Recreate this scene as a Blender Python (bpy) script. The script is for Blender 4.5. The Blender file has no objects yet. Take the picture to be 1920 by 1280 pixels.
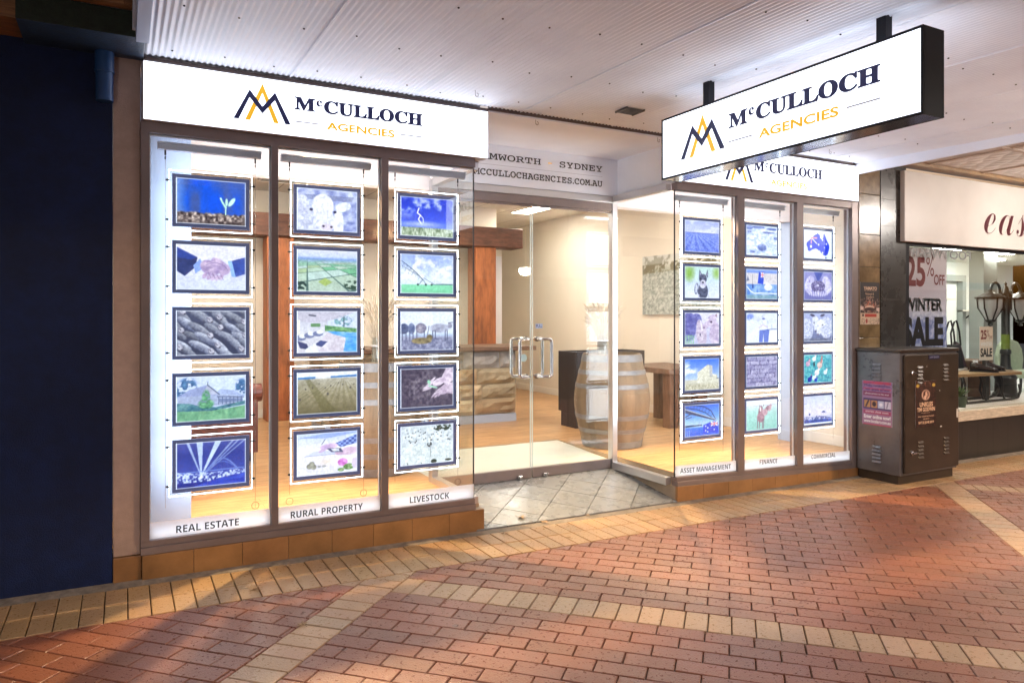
import bpy, bmesh, math, random
import numpy as np
from mathutils import Vector
random.seed(7)
SC = bpy.context.scene
COL = SC.collection
R = math.radians
# ---------------------------------------------------------------- camera
cam_d = bpy.data.cameras.new('camera')
cam = bpy.data.objects.new('camera', cam_d); COL.objects.link(cam)
cam_d.sensor_width = 36; cam_d.lens = 36*1358/1920
cam_d.shift_y = -45/1920
cam_d.clip_start = .05; cam_d.clip_end = 400
cam.location = (0, -4.675, 1.5)
cam.rotation_euler = (R(90), 0, R(-28.2))
SC.camera = cam
# ---------------------------------------------------------------- sky and exposure (dusk)
W = bpy.data.worlds.new('World'); SC.world = W; W.use_nodes = True
wn = W.node_tree.nodes; wl = W.node_tree.links
sky = wn.new('ShaderNodeTexSky'); sky.sky_type = 'NISHITA'; sky.sun_disc = False
sky.sun_elevation = R(-2.5); sky.sun_rotation = R(200); sky.altitude = 300; sky.dust_density = 2.0
wl.new(sky.outputs[0], wn['Background'].inputs[0]); wn['Background'].inputs[1].default_value = 2.5
SC.view_settings.view_transform = 'Standard'; SC.view_settings.look = 'None'
SC.view_settings.exposure = 1.4; SC.view_settings.gamma = 1
SC.cycles.use_denoising = True
SC.cycles.max_bounces = 10; SC.cycles.transparent_max_bounces = 24
SC.cycles.diffuse_bounces = 4; SC.cycles.glossy_bounces = 4
SC.cycles.caustics_reflective = False; SC.cycles.caustics_refractive = False
SC.cycles.sample_clamp_indirect = 6
# street lamps across the road (sodium)
def lamp(name, loc, col, watts, rad, target=None, cone=None):
    d = bpy.data.lights.new(name, 'SPOT' if cone else 'POINT'); d.color = col; d.energy = watts; d.shadow_soft_size = rad
    o = bpy.data.objects.new(name, d); COL.objects.link(o); o.location = loc
    if cone:
        d.spot_size = R(cone); d.spot_blend = .6
        o.rotation_euler = (Vector(target)-Vector(loc)).to_track_quat('-Z', 'Y').to_euler()
    return o
lamp('street_lamp_light', (12.5, -8.5, 6.0), (1, .62, .30), 1300, .25)
DOWN_C = (1, .68, .36)
for nm, x, y in (('window_downlight', 1.19, .52), ('window_downlight', 4.40, .55)):
    lamp(nm, (x, y, 2.94), DOWN_C, 380, .02, (x, y-.85, 0), 74)
lamp('street_lamp_light', (-6.5, -12.5, 6.0), (1, .62, .30), 1300*.3, .25)

# ---------------------------------------------------------------- materials
def lin(c):
    return tuple(x/12.92 if x <= .04045 else ((x+.055)/1.055)**2.4 for x in c)
def s8(r, g, b): return lin((r/255, g/255, b/255))
MATS = {}
def M(name, base=(.5, .5, .5), rough=.6, metal=0, var=0, scale=6, bump=0, bscale=30, col=False, spec=.5, emit=None, estr=0, coat=0, stretch=None, var2=None, dirt=0):
    if name in MATS: return MATS[name]
    m = bpy.data.materials.new(name); m.use_nodes = True; MATS[name] = m
    nt = m.node_tree; n = nt.nodes; l = nt.links; b = n['Principled BSDF']
    b.inputs['Base Color'].default_value = (*base, 1)
    b.inputs['Roughness'].default_value = rough; b.inputs['Metallic'].default_value = metal
    b.inputs['Specular IOR Level'].default_value = spec; b.inputs['Coat Weight'].default_value = coat
    src = None
    tc = n.new('ShaderNodeTexCoord'); mp = n.new('ShaderNodeMapping'); l.new(tc.outputs['Object'], mp.inputs[0])
    if stretch: mp.inputs['Scale'].default_value = stretch
    if var:
        t = n.new('ShaderNodeTexNoise'); t.inputs['Scale'].default_value = scale; t.inputs['Detail'].default_value = 6; t.inputs['Roughness'].default_value = .65
        l.new(mp.outputs[0], t.inputs[0])
        r = n.new('ShaderNodeValToRGB'); e = r.color_ramp.elements
        e[0].position = .3; e[1].position = .7
        lo = var2 if var2 else tuple(x*(1-var) for x in base); hi = tuple(min(1, x*(1+var)) for x in base)
        e[0].color = (*lo, 1); e[1].color = (*hi, 1)
        l.new(t.outputs[0], r.inputs[0]); src = r.outputs[0]
        # roughness breaks up with the same noise
        mr = n.new('ShaderNodeMapRange'); mr.inputs[3].default_value = max(0, rough-.12); mr.inputs[4].default_value = min(1, rough+.12)
        l.new(t.outputs[0], mr.inputs[0]); l.new(mr.outputs[0], b.inputs['Roughness'])
    if col:
        a = n.new('ShaderNodeAttribute'); a.attribute_name = 'Col'
        if src is None and not var:
            l.new(a.outputs[0], b.inputs['Base Color']); src = a.outputs[0]
        else:
            x = n.new('ShaderNodeMix'); x.data_type = 'RGBA'; x.blend_type = 'MULTIPLY'; x.inputs[0].default_value = 1
            l.new(src, x.inputs[6]); l.new(a.outputs[0], x.inputs[7]); src = x.outputs[2]
    if dirt:
        t3 = n.new('ShaderNodeTexNoise'); t3.inputs['Scale'].default_value = 1.7; t3.inputs['Detail'].default_value = 8
        l.new(tc.outputs['Object'], t3.inputs[0])
        r3 = n.new('ShaderNodeValToRGB'); r3.color_ramp.elements[0].position = .38; r3.color_ramp.elements[1].position = .62
        r3.color_ramp.elements[0].color = (1-dirt, 1-dirt, 1-dirt, 1); r3.color_ramp.elements[1].color = (1, 1, 1, 1)
        l.new(t3.outputs[0], r3.inputs[0])
        x3 = n.new('ShaderNodeMix'); x3.data_type = 'RGBA'; x3.blend_type = 'MULTIPLY'; x3.inputs[0].default_value = 1
        if src is not None: l.new(src, x3.inputs[6])
        else: x3.inputs[6].default_value = (*base, 1)
        l.new(r3.outputs[0], x3.inputs[7]); src = x3.outputs[2]
    if src is not None: l.new(src, b.inputs['Base Color'])
    if bump:
        t2 = n.new('ShaderNodeTexNoise'); t2.inputs['Scale'].default_value = bscale; t2.inputs['Detail'].default_value = 5
        l.new(mp.outputs[0], t2.inputs[0])
        bp = n.new('ShaderNodeBump'); bp.inputs['Strength'].default_value = bump; bp.inputs['Distance'].default_value = .01
        l.new(t2.outputs[0], bp.inputs['Height']); l.new(bp.outputs[0], b.inputs['Normal'])
    if emit:
        b.inputs['Emission Color'].default_value = (*emit, 1); b.inputs['Emission Strength'].default_value = estr
    return m
def glass(name, tint=(1, 1, 1), f0=.045, rough=0.0, haze=0):
    m = bpy.data.materials.new(name); m.use_nodes = True; nt = m.node_tree; n = nt.nodes; l = nt.links; n.clear()
    o = n.new('ShaderNodeOutputMaterial'); t = n.new('ShaderNodeBsdfTransparent'); t.inputs[0].default_value = (*tint, 1)
    g = n.new('ShaderNodeBsdfGlossy'); g.inputs['Roughness'].default_value = rough
    lw = n.new('ShaderNodeLayerWeight'); lw.inputs[0].default_value = .5
    p = n.new('ShaderNodeMath'); p.operation = 'POWER'; p.inputs[1].default_value = 5; l.new(lw.outputs['Facing'], p.inputs[0])
    q = n.new('ShaderNodeMath'); q.operation = 'MULTIPLY_ADD'; q.inputs[1].default_value = .9; q.inputs[2].default_value = f0; l.new(p.outputs[0], q.inputs[0])
    mx = n.new('ShaderNodeMixShader'); l.new(q.outputs[0], mx.inputs[0]); l.new(t.outputs[0], mx.inputs[1]); l.new(g.outputs[0], mx.inputs[2])
    last = mx.outputs[0]
    if haze:
        d = n.new('ShaderNodeBsdfTranslucent'); d.inputs[0].default_value = (.9, .95, 1, 1)
        m2 = n.new('ShaderNodeMixShader'); m2.inputs[0].default_value = haze; l.new(last, m2.inputs[1]); l.new(d.outputs[0], m2.inputs[2]); last = m2.outputs[0]
    l.new(last, o.inputs[0]); return m
def emitter(name, c, s): return M(name, (.8, .8, .8), .4, emit=c, estr=s)

GLASS = glass('clear_glass', (.985, 1, .99), .055); ACRYL = glass('acrylic', (.985, .99, 1), .05, .02, .006)
WHITE_SIGN = emitter('backlit_sign_white', (.80, .86, 1), 1.25)
LED_EDGE = emitter('led_edge', (.74, .86, 1), 4.8)
LED_BACK = emitter('led_back', (.80, .88, 1), 2.6)
TUBE = emitter('fluorescent', (1, .93, .82), 26)
SHOP_TUBE = emitter('shop_light', (1, .95, .85), 30)
NAVY = M('navy_vinyl', s8(28, 30, 62), .4, emit=s8(26, 29, 66), estr=.3); GOLD = M('gold_vinyl', s8(214, 164, 38), .4, emit=s8(222, 168, 36), estr=.36); GREYV = M('grey_vinyl', s8(150, 150, 156), .4, emit=s8(150, 150, 158), estr=.25)
BLACKV = M('black_vinyl', (.012, .012, .016), .4); WHITEV = M('white_vinyl', (.85, .86, .9), .4)
BRONZE = M('bronze_aluminium', (.23, .185, .18), .36, .3, var=.12, scale=3)
ALU = M('brushed_aluminium', (.62, .62, .64), .3, .85)
STEEL = M('steel_tube', (.5, .5, .51), .18, 1)
BLACKM = M('black_metal', (.010, .010, .014), .62, 0, spec=.25, var=.3, scale=20)
PAVER = M('paver_fired_clay', (1, 1, 1), .30, var=.2, scale=55, bump=.35, bscale=160, col=True, spec=.55, dirt=.16)
def add_spots(m):
    nt = m.node_tree; n = nt.nodes; l = nt.links; b = n['Principled BSDF']; src = b.inputs['Base Color'].links[0].from_socket
    tc = n.new('ShaderNodeTexCoord'); v = n.new('ShaderNodeTexVoronoi'); v.inputs['Scale'].default_value = 3.3; l.new(tc.outputs['Object'], v.inputs[0])
    sep = n.new('ShaderNodeSeparateColor'); l.new(v.outputs['Color'], sep.inputs[0])
    th = n.new('ShaderNodeMath'); th.operation = 'MULTIPLY'; th.inputs[1].default_value = .075; l.new(sep.outputs[0], th.inputs[0])
    lt = n.new('ShaderNodeMath'); lt.operation = 'LESS_THAN'; l.new(v.outputs['Distance'], lt.inputs[0]); l.new(th.outputs[0], lt.inputs[1])
    f = n.new('ShaderNodeMath'); f.operation = 'MULTIPLY'; f.inputs[1].default_value = .45; l.new(lt.outputs[0], f.inputs[0])
    x = n.new('ShaderNodeMix'); x.data_type = 'RGBA'; l.new(f.outputs[0], x.inputs[0]); l.new(src, x.inputs[6]); x.inputs[7].default_value = (.05, .04, .035, 1); l.new(x.outputs[2], b.inputs['Base Color'])
add_spots(PAVER)
JOINT = M('paver_joint_sand', (.028, .018, .014), .9, var=.4, scale=30, bump=.5)
CEMENT = M('old_cement', (.20, .165, .13), .85, var=.45, scale=14, bump=.6, bscale=60)
STONET = M('entrance_stone_tile', (1, 1, 1), .28, var=.09, scale=9, bump=.10, bscale=40, col=True, dirt=.06)
GROUT = M('tile_grout', (.12, .11, .10), .8)
PLINTHM = M('glazed_brown_tile', (.36, .18, .07), .35, var=.22, scale=5, bump=.08, bscale=20, col=True, dirt=.25)
RENDERM = M('brown_painted_render', (.46, .33, .27), .6, var=.10, scale=18, bump=.25, bscale=130, dirt=.2)
NAVYWALL = M('navy_painted_render', (.005, .014, .062), .6, spec=.25, var=.25, scale=9, bump=.5, bscale=180, dirt=.3)
NAVYPIPE = M('navy_painted_pipe', (.02, .07, .2), .3, var=.2, scale=6)
AWNM = M('awning_white_paint', (.86, .90, .98), .42, var=.05, scale=2.2, dirt=.06)
SOFM = M('soffit_white_paint', (.84, .88, .97), .45, var=.04, scale=3)
SCREW = M('rusty_screw', (.02, .02, .022), .6)
GREENB = M('mouldy_green_paint', (.012, .022, .014), .8, var=.5, scale=22, bump=.5, bscale=90)
BLUEB = M('worn_blue_paint', (.022, .045, .085), .5, var=.45, scale=16, bump=.3, bscale=80)
TIMB_OLD = M('stained_timber', (.26, .12, .045), .6, var=.45, scale=7, bump=.3, stretch=(1, 8, 8))
PEEL = M('peeling_paint', (.55, .47, .46), .7, var=.5, scale=12, bump=.8, bscale=25, stretch=(4, 12, 1))
CREAM = M('cream_wall_paint', (.77, .70, .60), .7, var=.03, scale=2, bump=.04, bscale=90)
PINKW = M('white_wall_paint', (.80, .74, .73), .65, var=.03, scale=3)
COOLW = M('cool_white_paint', (.42, .50, .66), .55, var=.02, scale=3)
SKIRT = M('white_gloss_paint', (.80, .76, .70), .35)
POSTW = M('rough_sawn_redwood', (.36, .115, .038), .6, var=.45, scale=5, bump=.8, bscale=26, stretch=(3, 3, .7), dirt=.15)
LINTW = M('dark_sawn_hardwood', (.13, .05, .03), .6, var=.5, scale=6, bump=.8, bscale=26, stretch=(1, 4, 4), dirt=.2)
STONE = M('sandstone_block', (1, 1, 1), .8, var=.28, scale=7, bump=.9, bscale=14, col=True, dirt=.2)
MORTAR = M('pale_mortar', (.35, .29, .22), .9, bump=.4)
SLABW = M('live_edge_slab', (.14, .075, .045), .45, var=.5, scale=8, bump=.3, stretch=(1, 6, 6))
OAKB = M('barrel_oak', (1, 1, 1), .55, var=.28, scale=9, bump=.3, bscale=40, col=True, stretch=(5, 5, .6), dirt=.18)
HOOP = M('galvanised_hoop', (.20, .20, .21), .5, .6, var=.25, scale=12)
LEATHER = M('oxblood_leather', (.12, .028, .018), .3, var=.35, scale=6, bump=.15, bscale=60)
STRAW = M('dried_wheat', (.52, .44, .34), .8, var=.3, scale=30)
DARKF = M('dark_stained_cabinet', (.022, .017, .02), .4, var=.3, scale=5)
TABLEW = M('table_timber', (.16, .085, .055), .5, var=.45, scale=6, bump=.2, stretch=(1, 5, 1))
def wood_floor():
    m = M('oak_floor', (.5, .3, .15), .32)
    nt = m.node_tree; n = nt.nodes; l = nt.links; b = n['Principled BSDF']
    tc = n.new('ShaderNodeTexCoord'); br = n.new('ShaderNodeTexBrick'); l.new(tc.outputs['Object'], br.inputs[0])
    br.inputs['Scale'].default_value = 1; br.inputs['Brick Width'].default_value = 1.4; br.inputs['Row Height'].default_value = .085
    br.inputs['Mortar Size'].default_value = .0016; br.offset = .37
    br.inputs['Color1'].default_value = (.60, .36, .17, 1); br.inputs['Color2'].default_value = (.47, .265, .12, 1); br.inputs['Mortar'].default_value = (.2, .1, .05, 1)
    t = n.new('ShaderNodeTexNoise'); t.inputs['Scale'].default_value = 5; t.inputs['Detail'].default_value = 8
    mp = n.new('ShaderNodeMapping'); mp.inputs['Scale'].default_value = (1, 9, 1); l.new(tc.outputs['Object'], mp.inputs[0]); l.new(mp.outputs[0], t.inputs[0])
    r = n.new('ShaderNodeValToRGB'); r.color_ramp.elements[0].color = (.68, .62, .58, 1); r.color_ramp.elements[1].color = (1.1, 1.08, 1.05, 1); r.color_ramp.elements[0].position = .35; r.color_ramp.elements[1].position = .65
    l.new(t.outputs[0], r.inputs[0])
    x = n.new('ShaderNodeMix'); x.data_type = 'RGBA'; x.blend_type = 'MULTIPLY'; x.inputs[0].default_value = 1
    l.new(br.outputs[0], x.inputs[6]); l.new(r.outputs[0], x.inputs[7]); l.new(x.outputs[2], b.inputs['Base Color'])
    return m
OAK = wood_floor()
def grid_mat(name, base, line, w, h, mortar, rough=.7):
    m = M(name, base, rough); nt = m.node_tree; n = nt.nodes; l = nt.links; b = n['Principled BSDF']
    tc = n.new('ShaderNodeTexCoord'); br = n.new('ShaderNodeTexBrick'); l.new(tc.outputs['Object'], br.inputs[0]); br.offset = 0
    br.inputs['Scale'].default_value = 1; br.inputs['Brick Width'].default_value = w; br.inputs['Row Height'].default_value = h; br.inputs['Mortar Size'].default_value = mortar
    br.inputs['Color1'].default_value = (*base, 1); br.inputs['Color2'].default_value = (*[c*.97 for c in base], 1); br.inputs['Mortar'].default_value = (*line, 1)
    l.new(br.outputs[0], b.inputs['Base Color']); return m
CEILT = grid_mat('ceiling_tile', (.72, .66, .56), (.30, .26, .21), .6, 1.2, .008)
BLACKT = grid_mat('black_wall_tile', (.022, .020, .019), (.006, .006, .006), .3, .3, .006, .3)
def attr_emit(name, strength, gloss=.3):
    m = bpy.data.materials.new(name); m.use_nodes = True; nt = m.node_tree; n = nt.nodes; l = nt.links; b = n['Principled BSDF']
    a = n.new('ShaderNodeAttribute'); a.attribute_name = 'Col'
    if strength:
        b.inputs['Base Color'].default_value = (.02, .02, .02, 1); l.new(a.outputs[0], b.inputs['Emission Color']); b.inputs['Emission Strength'].default_value = strength
    else: l.new(a.outputs[0], b.inputs['Base Color'])
    b.inputs['Roughness'].default_value = gloss; return m
PICT = attr_emit('backlit_print', .50); PRINT = attr_emit('paper_print', 0, .45)

def translucent_sheet(name, c):
    m = bpy.data.materials.new(name); m.use_nodes = True; nt = m.node_tree; n = nt.nodes; l = nt.links; b = n['Principled BSDF']
    b.inputs['Base Color'].default_value = (*c, 1); b.inputs['Roughness'].default_value = .4
    t = n.new('ShaderNodeBsdfTranslucent'); t.inputs[0].default_value = (*c, 1); x = n.new('ShaderNodeMixShader'); x.inputs[0].default_value = .8
    l.new(b.outputs[0], x.inputs[1]); l.new(t.outputs[0], x.inputs[2]); l.new(x.outputs[0], n['Material Output'].inputs[0]); return m
STRIPM = translucent_sheet('frosted_white_vinyl', (.92, .93, .96))
ADDED_STRIP_GLOW = emitter('added_strip_glow', (.86, .90, 1), 1.2)
SIGN_TOP = emitter('added_sign_top_glow', (.78, .85, 1), .9)
ADDED_RAIL_GLOW = emitter('added_rail_glow', (.86, .88, 1), 5)
# ---------------------------------------------------------------- mesh builder
ORG = {}
class MB:
    def __init__(s): s.v = []; s.f = []; s.m = []; s.c = []; s.hascol = False
    def face(s, pts, mi=0, c=None):
        i = len(s.v); s.v += [tuple(p) for p in pts]; s.f.append(tuple(range(i, i+len(pts)))); s.m.append(mi); s.c.append(c or (1, 1, 1))
        if c: s.hascol = True
    def mesh(s, vs, fs, mi=0, c=None):
        i = len(s.v); s.v += [tuple(p) for p in vs]
        for f in fs:
            s.f.append(tuple(k+i for k in f)); s.m.append(mi); s.c.append(c or (1, 1, 1))
        if c: s.hascol = True
        return s
    def box(s, x0, x1, y0, y1, z0, z1, mi=0, c=None):
        return s.hexa([(x0, y0, z0), (x1, y0, z0), (x1, y1, z0), (x0, y1, z0), (x0, y0, z1), (x1, y0, z1), (x1, y1, z1), (x0, y1, z1)], mi, c)
    def hexa(s, p, mi=0, c=None):
        return s.mesh(p, [(0, 3, 2, 1), (4, 5, 6, 7), (0, 1, 5, 4), (1, 2, 6, 5), (2, 3, 7, 6), (3, 0, 4, 7)], mi, c)
    def prism(s, poly, fn, d0, d1, mi=0, c=None):      # poly in 2-D, fn(u, w, depth) -> xyz
        n = len(poly); vs = [fn(u, w, d0) for u, w in poly]+[fn(u, w, d1) for u, w in poly]
        fs = [tuple(range(n)), tuple(range(2*n-1, n-1, -1))]+[(i, i+n, (i+1) % n+n, (i+1) % n) for i in range(n)]
        return s.mesh(vs, fs, mi, c)
    def tube(s, pts, r, n=8, mi=0, c=None, cap=True):
        pts = [Vector(p) for p in pts]; rs = r if isinstance(r, (list, tuple)) else [r]*len(pts)
        vs = []; up = None
        for i, p in enumerate(pts):
            d = (pts[min(i+1, len(pts)-1)]-pts[max(i-1, 0)]).normalized()
            if up is None: a = d.orthogonal().normalized()
            else: a = (up-d*up.dot(d)).normalized()
            up = a; b = d.cross(a)
            for k in range(n):
                t = 2*math.pi*k/n; vs.append(p+(a*math.cos(t)+b*math.sin(t))*rs[i])
        fs = []
        for i in range(len(pts)-1):
            for k in range(n): fs.append((i*n+k, i*n+(k+1) % n, (i+1)*n+(k+1) % n, (i+1)*n+k))
        if cap: fs += [tuple(range(n-1, -1, -1)), tuple(range((len(pts)-1)*n, len(pts)*n))]
        return s.mesh(vs, fs, mi, c)
    def lathe(s, prof, ctr=(0, 0, 0), n=24, mi=0, cf=None, a0=0, a1=2*math.pi):
        full = abs(a1-a0-2*math.pi) < 1e-6; m = n if full else n+1; base = len(s.v)
        for r, z in prof:
            for k in range(m):
                t = a0+(a1-a0)*k/n; s.v.append((ctr[0]+r*math.cos(t), ctr[1]+r*math.sin(t), ctr[2]+z))
        for i in range(len(prof)-1):
            for k in range(n):
                k2 = (k+1) % m
                s.f.append((base+i*m+k, base+i*m+k2, base+(i+1)*m+k2, base+(i+1)*m+k)); s.m.append(mi); s.c.append(cf(k) if cf else (1, 1, 1))
        if cf: s.hascol = True
        return s
    def ball(s, c, r, n=10, mi=0, col=None):
        rx, ry, rz = r if isinstance(r, (tuple, list)) else (r, r, r); vs = []; fs = []; h = n//2+1
        for i in range(h+1):
            a = math.pi*i/h
            for k in range(n):
                t = 2*math.pi*k/n; vs.append((c[0]+rx*math.sin(a)*math.cos(t), c[1]+ry*math.sin(a)*math.sin(t), c[2]-rz*math.cos(a)))
        for i in range(h):
            for k in range(n): fs.append((i*n+k, i*n+(k+1) % n, (i+1)*n+(k+1) % n, (i+1)*n+k))
        return s.mesh(vs, fs, mi, col)
    def text(s, body, fn, u0, u1, w0, w1, off=.003, mi=0, bold=0, flip=False, shear=0):
        vs, fs = text_mesh(body, bold, shear)
        if not len(vs): return s
        lo = vs.min(0); hi = vs.max(0); sp = np.maximum(hi-lo, 1e-6)
        out = []
        for p in vs:
            a = (p[0]-lo[0])/sp[0]; b = (p[1]-lo[1])/sp[1]
            if flip: a = 1-a
            out.append(fn(u0+a*(u1-u0), w0+b*(w1-w0), off))
        return s.mesh(out, fs, mi)
    def build(s, name, mats, parent=None, bevel=0, smooth=False, seg=2):
        o0 = ORG.get(parent.name, (0, 0, 0)) if parent else (0, 0, 0)
        me = bpy.data.meshes.new(name); me.from_pydata([(p[0]-o0[0], p[1]-o0[1], p[2]-o0[2]) for p in s.v], [], s.f)
        for m in (mats if isinstance(mats, (list, tuple)) else [mats]): me.materials.append(m)
        me.polygons.foreach_set('material_index', s.m)
        if s.hascol:
            at = me.color_attributes.new('Col', 'FLOAT_COLOR', 'CORNER'); arr = []
            for f, c in zip(s.f, s.c): arr += [c[0], c[1], c[2], 1]*len(f)
            at.data.foreach_set('color', arr)
        if smooth: me.polygons.foreach_set('use_smooth', [True]*len(s.f))
        me.update()
        ob = bpy.data.objects.new(name, me); COL.objects.link(ob)
        if parent: ob.parent = parent; ORG[ob.name] = o0
        else: ORG[ob.name] = (0, 0, 0)
        if smooth:
            bm = bmesh.new(); bm.from_mesh(me); bmesh.ops.remove_doubles(bm, verts=bm.verts, dist=1e-5); bmesh.ops.recalc_face_normals(bm, faces=bm.faces); bm.to_mesh(me); bm.free()
            if smooth != 'all':
                try: me.set_sharp_from_angle(angle=R(38))
                except Exception: pass
        if bevel:
            bv = ob.modifiers.new('bevel', 'BEVEL'); bv.width = bevel; bv.segments = seg; bv.limit_method = 'ANGLE'; bv.angle_limit = R(40)
        return ob
TXT = {}
def text_mesh(body, bold=0, shear=0):
    k = (body, bold, shear)
    if k in TXT: return TXT[k]
    cu = bpy.data.curves.new('letters', 'FONT'); cu.body = body; cu.offset = bold; cu.shear = shear; cu.resolution_u = 4
    o = bpy.data.objects.new('letters', cu); COL.objects.link(o)
    bpy.context.view_layer.update()
    ev = o.evaluated_get(bpy.context.evaluated_depsgraph_get()); me = ev.to_mesh()
    vs = np.array([v.co[:] for v in me.vertices]).reshape(-1, 3); fs = [tuple(p.vertices) for p in me.polygons]
    ev.to_mesh_clear(); bpy.data.objects.remove(o); bpy.data.curves.remove(cu)
    TXT[k] = (vs, fs); return TXT[k]
def serif(t):      # bold serif capitals
    return ''.join(chr(0x1D400+ord(c)-65) if 'A' <= c <= 'Z' else chr(0x1D41A+ord(c)-97) if 'a' <= c <= 'z' else c for c in t)
def slab(t): return ''.join(chr(0x1D670+ord(c)-65) if 'A' <= c <= 'Z' else c for c in t)
def sansb(t): return ''.join(chr(0x1D5D4+ord(c)-65) if 'A' <= c <= 'Z' else chr(0x1D7EC+ord(c)-48) if '0' <= c <= '9' else c for c in t)
def FY(y):         # wall facing the street at depth y: (x, z, offset towards the street)
    return lambda u, w, d: (u, y-d, w)
def tag(o, label=None, cat=None, group=None, kind=None):
    for k, v in (('label', label), ('category', cat), ('group', group), ('kind', kind)):
        if v: o[k] = v
    return o
def thing(name, loc, label, cat, group=None, kind=None):
    o = bpy.data.objects.new(name, None); COL.objects.link(o); o.location = loc; o.empty_display_size = .1; ORG[o.name] = tuple(loc)
    return tag(o, label, cat, group, kind)
def copy_tree(o, loc, parent=None):
    c = o.copy(); COL.objects.link(c)
    if parent is None: c.location = loc
    else: c.parent = parent
    for ch in list(o.children): copy_tree(ch, loc, c)
    return c
def struct(mb, name, mats, **k): return tag(mb.build(name, mats, **k), kind='structure')
zg = lambda x: -.0075*x      # the footpath falls gently to the right
S2 = math.sqrt(2)
def clip(poly, a, b, c):     # keep a*x + b*y <= c
    out = []
    for i in range(len(poly)):
        p, q = poly[i], poly[(i+1) % len(poly)]; dp = a*p[0]+b*p[1]-c; dq = a*q[0]+b*q[1]-c
        if dp <= 0: out.append(p)
        if dp*dq < 0:
            t = dp/(dp-dq); out.append((p[0]+t*(q[0]-p[0]), p[1]+t*(q[1]-p[1])))
    return out
def area(p): return abs(sum(p[i][0]*p[(i+1) % len(p)][1]-p[(i+1) % len(p)][0]*p[i][1] for i in range(len(p))))/2
def slab_tile(mb, poly, zf, gap, ch, h, col, tilt=.0015):
    if len(poly) < 3 or area(poly) < 4e-4: return
    cx = sum(p[0] for p in poly)/len(poly); cy = sum(p[1] for p in poly)/len(poly)
    rad = max(math.hypot(p[0]-cx, p[1]-cy) for p in poly)
    def inset(p, d):
        # shrink by d measured against the nearest edge distance
        mind = min(abs((q[0]-p_[0])*(p_[1]-cy)-(p_[0]-cx)*(q[1]-p_[1]))/max(1e-6, math.hypot(q[0]-p_[0], q[1]-p_[1])) for p_, q in zip(poly, poly[1:]+poly[:1]))
        k = max(.2, 1-d/max(mind, 1e-4)); return None, k
    lines = [(poly[i], poly[(i+1) % len(poly)]) for i in range(len(poly))]
    def off(d):
        out = poly
        s = 1 if sum(p[0]*q[1]-q[0]*p[1] for p, q in lines) > 0 else -1
        for p, q in lines:
            ex, ey = q[0]-p[0], q[1]-p[1]; L = math.hypot(ex, ey)
            if L < 1e-6: continue
            nx, ny = s*ey/L, -s*ex/L                   # outward
            out = clip(out, nx, ny, nx*p[0]+ny*p[1]-d)
            if len(out) < 3: return out
        return out
    a = off(gap); b = off(gap+ch)
    if len(a) < 3 or len(b) != len(a): 
        if len(a) < 3: return
        b = [(cx+(p[0]-cx)*.97, cy+(p[1]-cy)*.97) for p in a]
    tx, ty, dz = random.uniform(-tilt, tilt)*8, random.uniform(-tilt, tilt)*8, random.uniform(-tilt, tilt)*.7
    Z = lambda p: zf(p[0], p[1])+dz+tx*(p[0]-cx)+ty*(p[1]-cy)
    n = len(a)
    vs = [(p[0], p[1], Z(p)-ch-h) for p in a]+[(p[0], p[1], Z(p)-ch) for p in a]+[(p[0], p[1], Z(p)) for p in b]
    fs = [tuple(range(2*n, 3*n))]
    for i in range(n):
        j = (i+1) % n; fs += [(i, j, n+j, n+i), (n+i, n+j, 2*n+j, 2*n+i)]
    mb.mesh(vs, fs, 0, col)
# ================================================================ GROUND
b = MB(); b.mesh([(-60, -60, zg(-60)-.03), (60, -60, zg(60)-.03), (60, 40, zg(60)-.03), (-60, 40, zg(-60)-.03)], [(0, 1, 2, 3)])
struct(b, 'ground', JOINT)
UB = [.325-3.83, .325, .325+3.83]; VB = [1.285-3.83, 1.285, 1.285+3.83]; BW = .222; P = .1115
def xy(u, v): return ((u+v)/S2, (u-v)/S2)
def rect(u0, u1, v0, v1): return [xy(u0, v0), xy(u0, v1), xy(u1, v1), xy(u1, v0)]
def jit(c, a=.10):
    k = 1+random.uniform(-a, a); return (c[0]*k*(1+random.uniform(-.05, .05)), c[1]*k, c[2]*k*(1+random.uniform(-.07, .07)))
RED = (.262, .098, .052); CRM = (.45, .285, .16); CRM2 = (.44, .27, .13)
YB = -.59
cands = []
urange = sorted([(a, a+BW) for a in UB]); vrange = sorted([(a, a+BW) for a in VB])
def gaps(rs, lo, hi):
    out = []; c = lo
    for a, b_ in rs: out.append((c, a)); c = b_
    out.append((c, hi)); return out
# field bricks between the bands, running bond along v
for (u0, u1) in gaps(urange, -9, 9):
    for (v0, v1) in gaps(vrange, -8, 14):
        nrow = max(1, round((u1-u0)/P)); ph = (u1-u0)/nrow
        for i in range(nrow):
            o = (i % 2)*.112; v = v0-o
            while v < v1:
                a, c = max(v, v0), min(v+.224, v1)
                if c-a > .01: cands.append((u0+i*ph, u0+(i+1)*ph, a, c, RED, .13))
                v += .224
for (u0, u1) in urange:                          # cross bands: bricks side by side
    for (v0, v1) in gaps(vrange, -8, 14):
        n = max(1, round((v1-v0)/P)); w = (v1-v0)/n
        for i in range(n): cands.append((u0, u1, v0+i*w, v0+(i+1)*w, CRM, .09))
for (v0, v1) in vrange:
    u = -9
    while u < 9: cands.append((u, u+P, v0, v1, CRM, .09)); u += P
b = MB(); zf = lambda x, y: zg(x)
for (u0, u1, v0, v1, c, a) in cands:
    p = rect(u0, u1, v0, v1); xs = [q[0] for q in p]; ys = [q[1] for q in p]
    if max(xs) < -1.8 or min(xs) > 12 or max(ys) < -5.3 or min(ys) > YB: continue
    p = clip(p, 0, 1, YB-.004)
    slab_tile(b, p, zf, .0027, .0030, .012, jit(c, a))
x = -1.8
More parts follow.
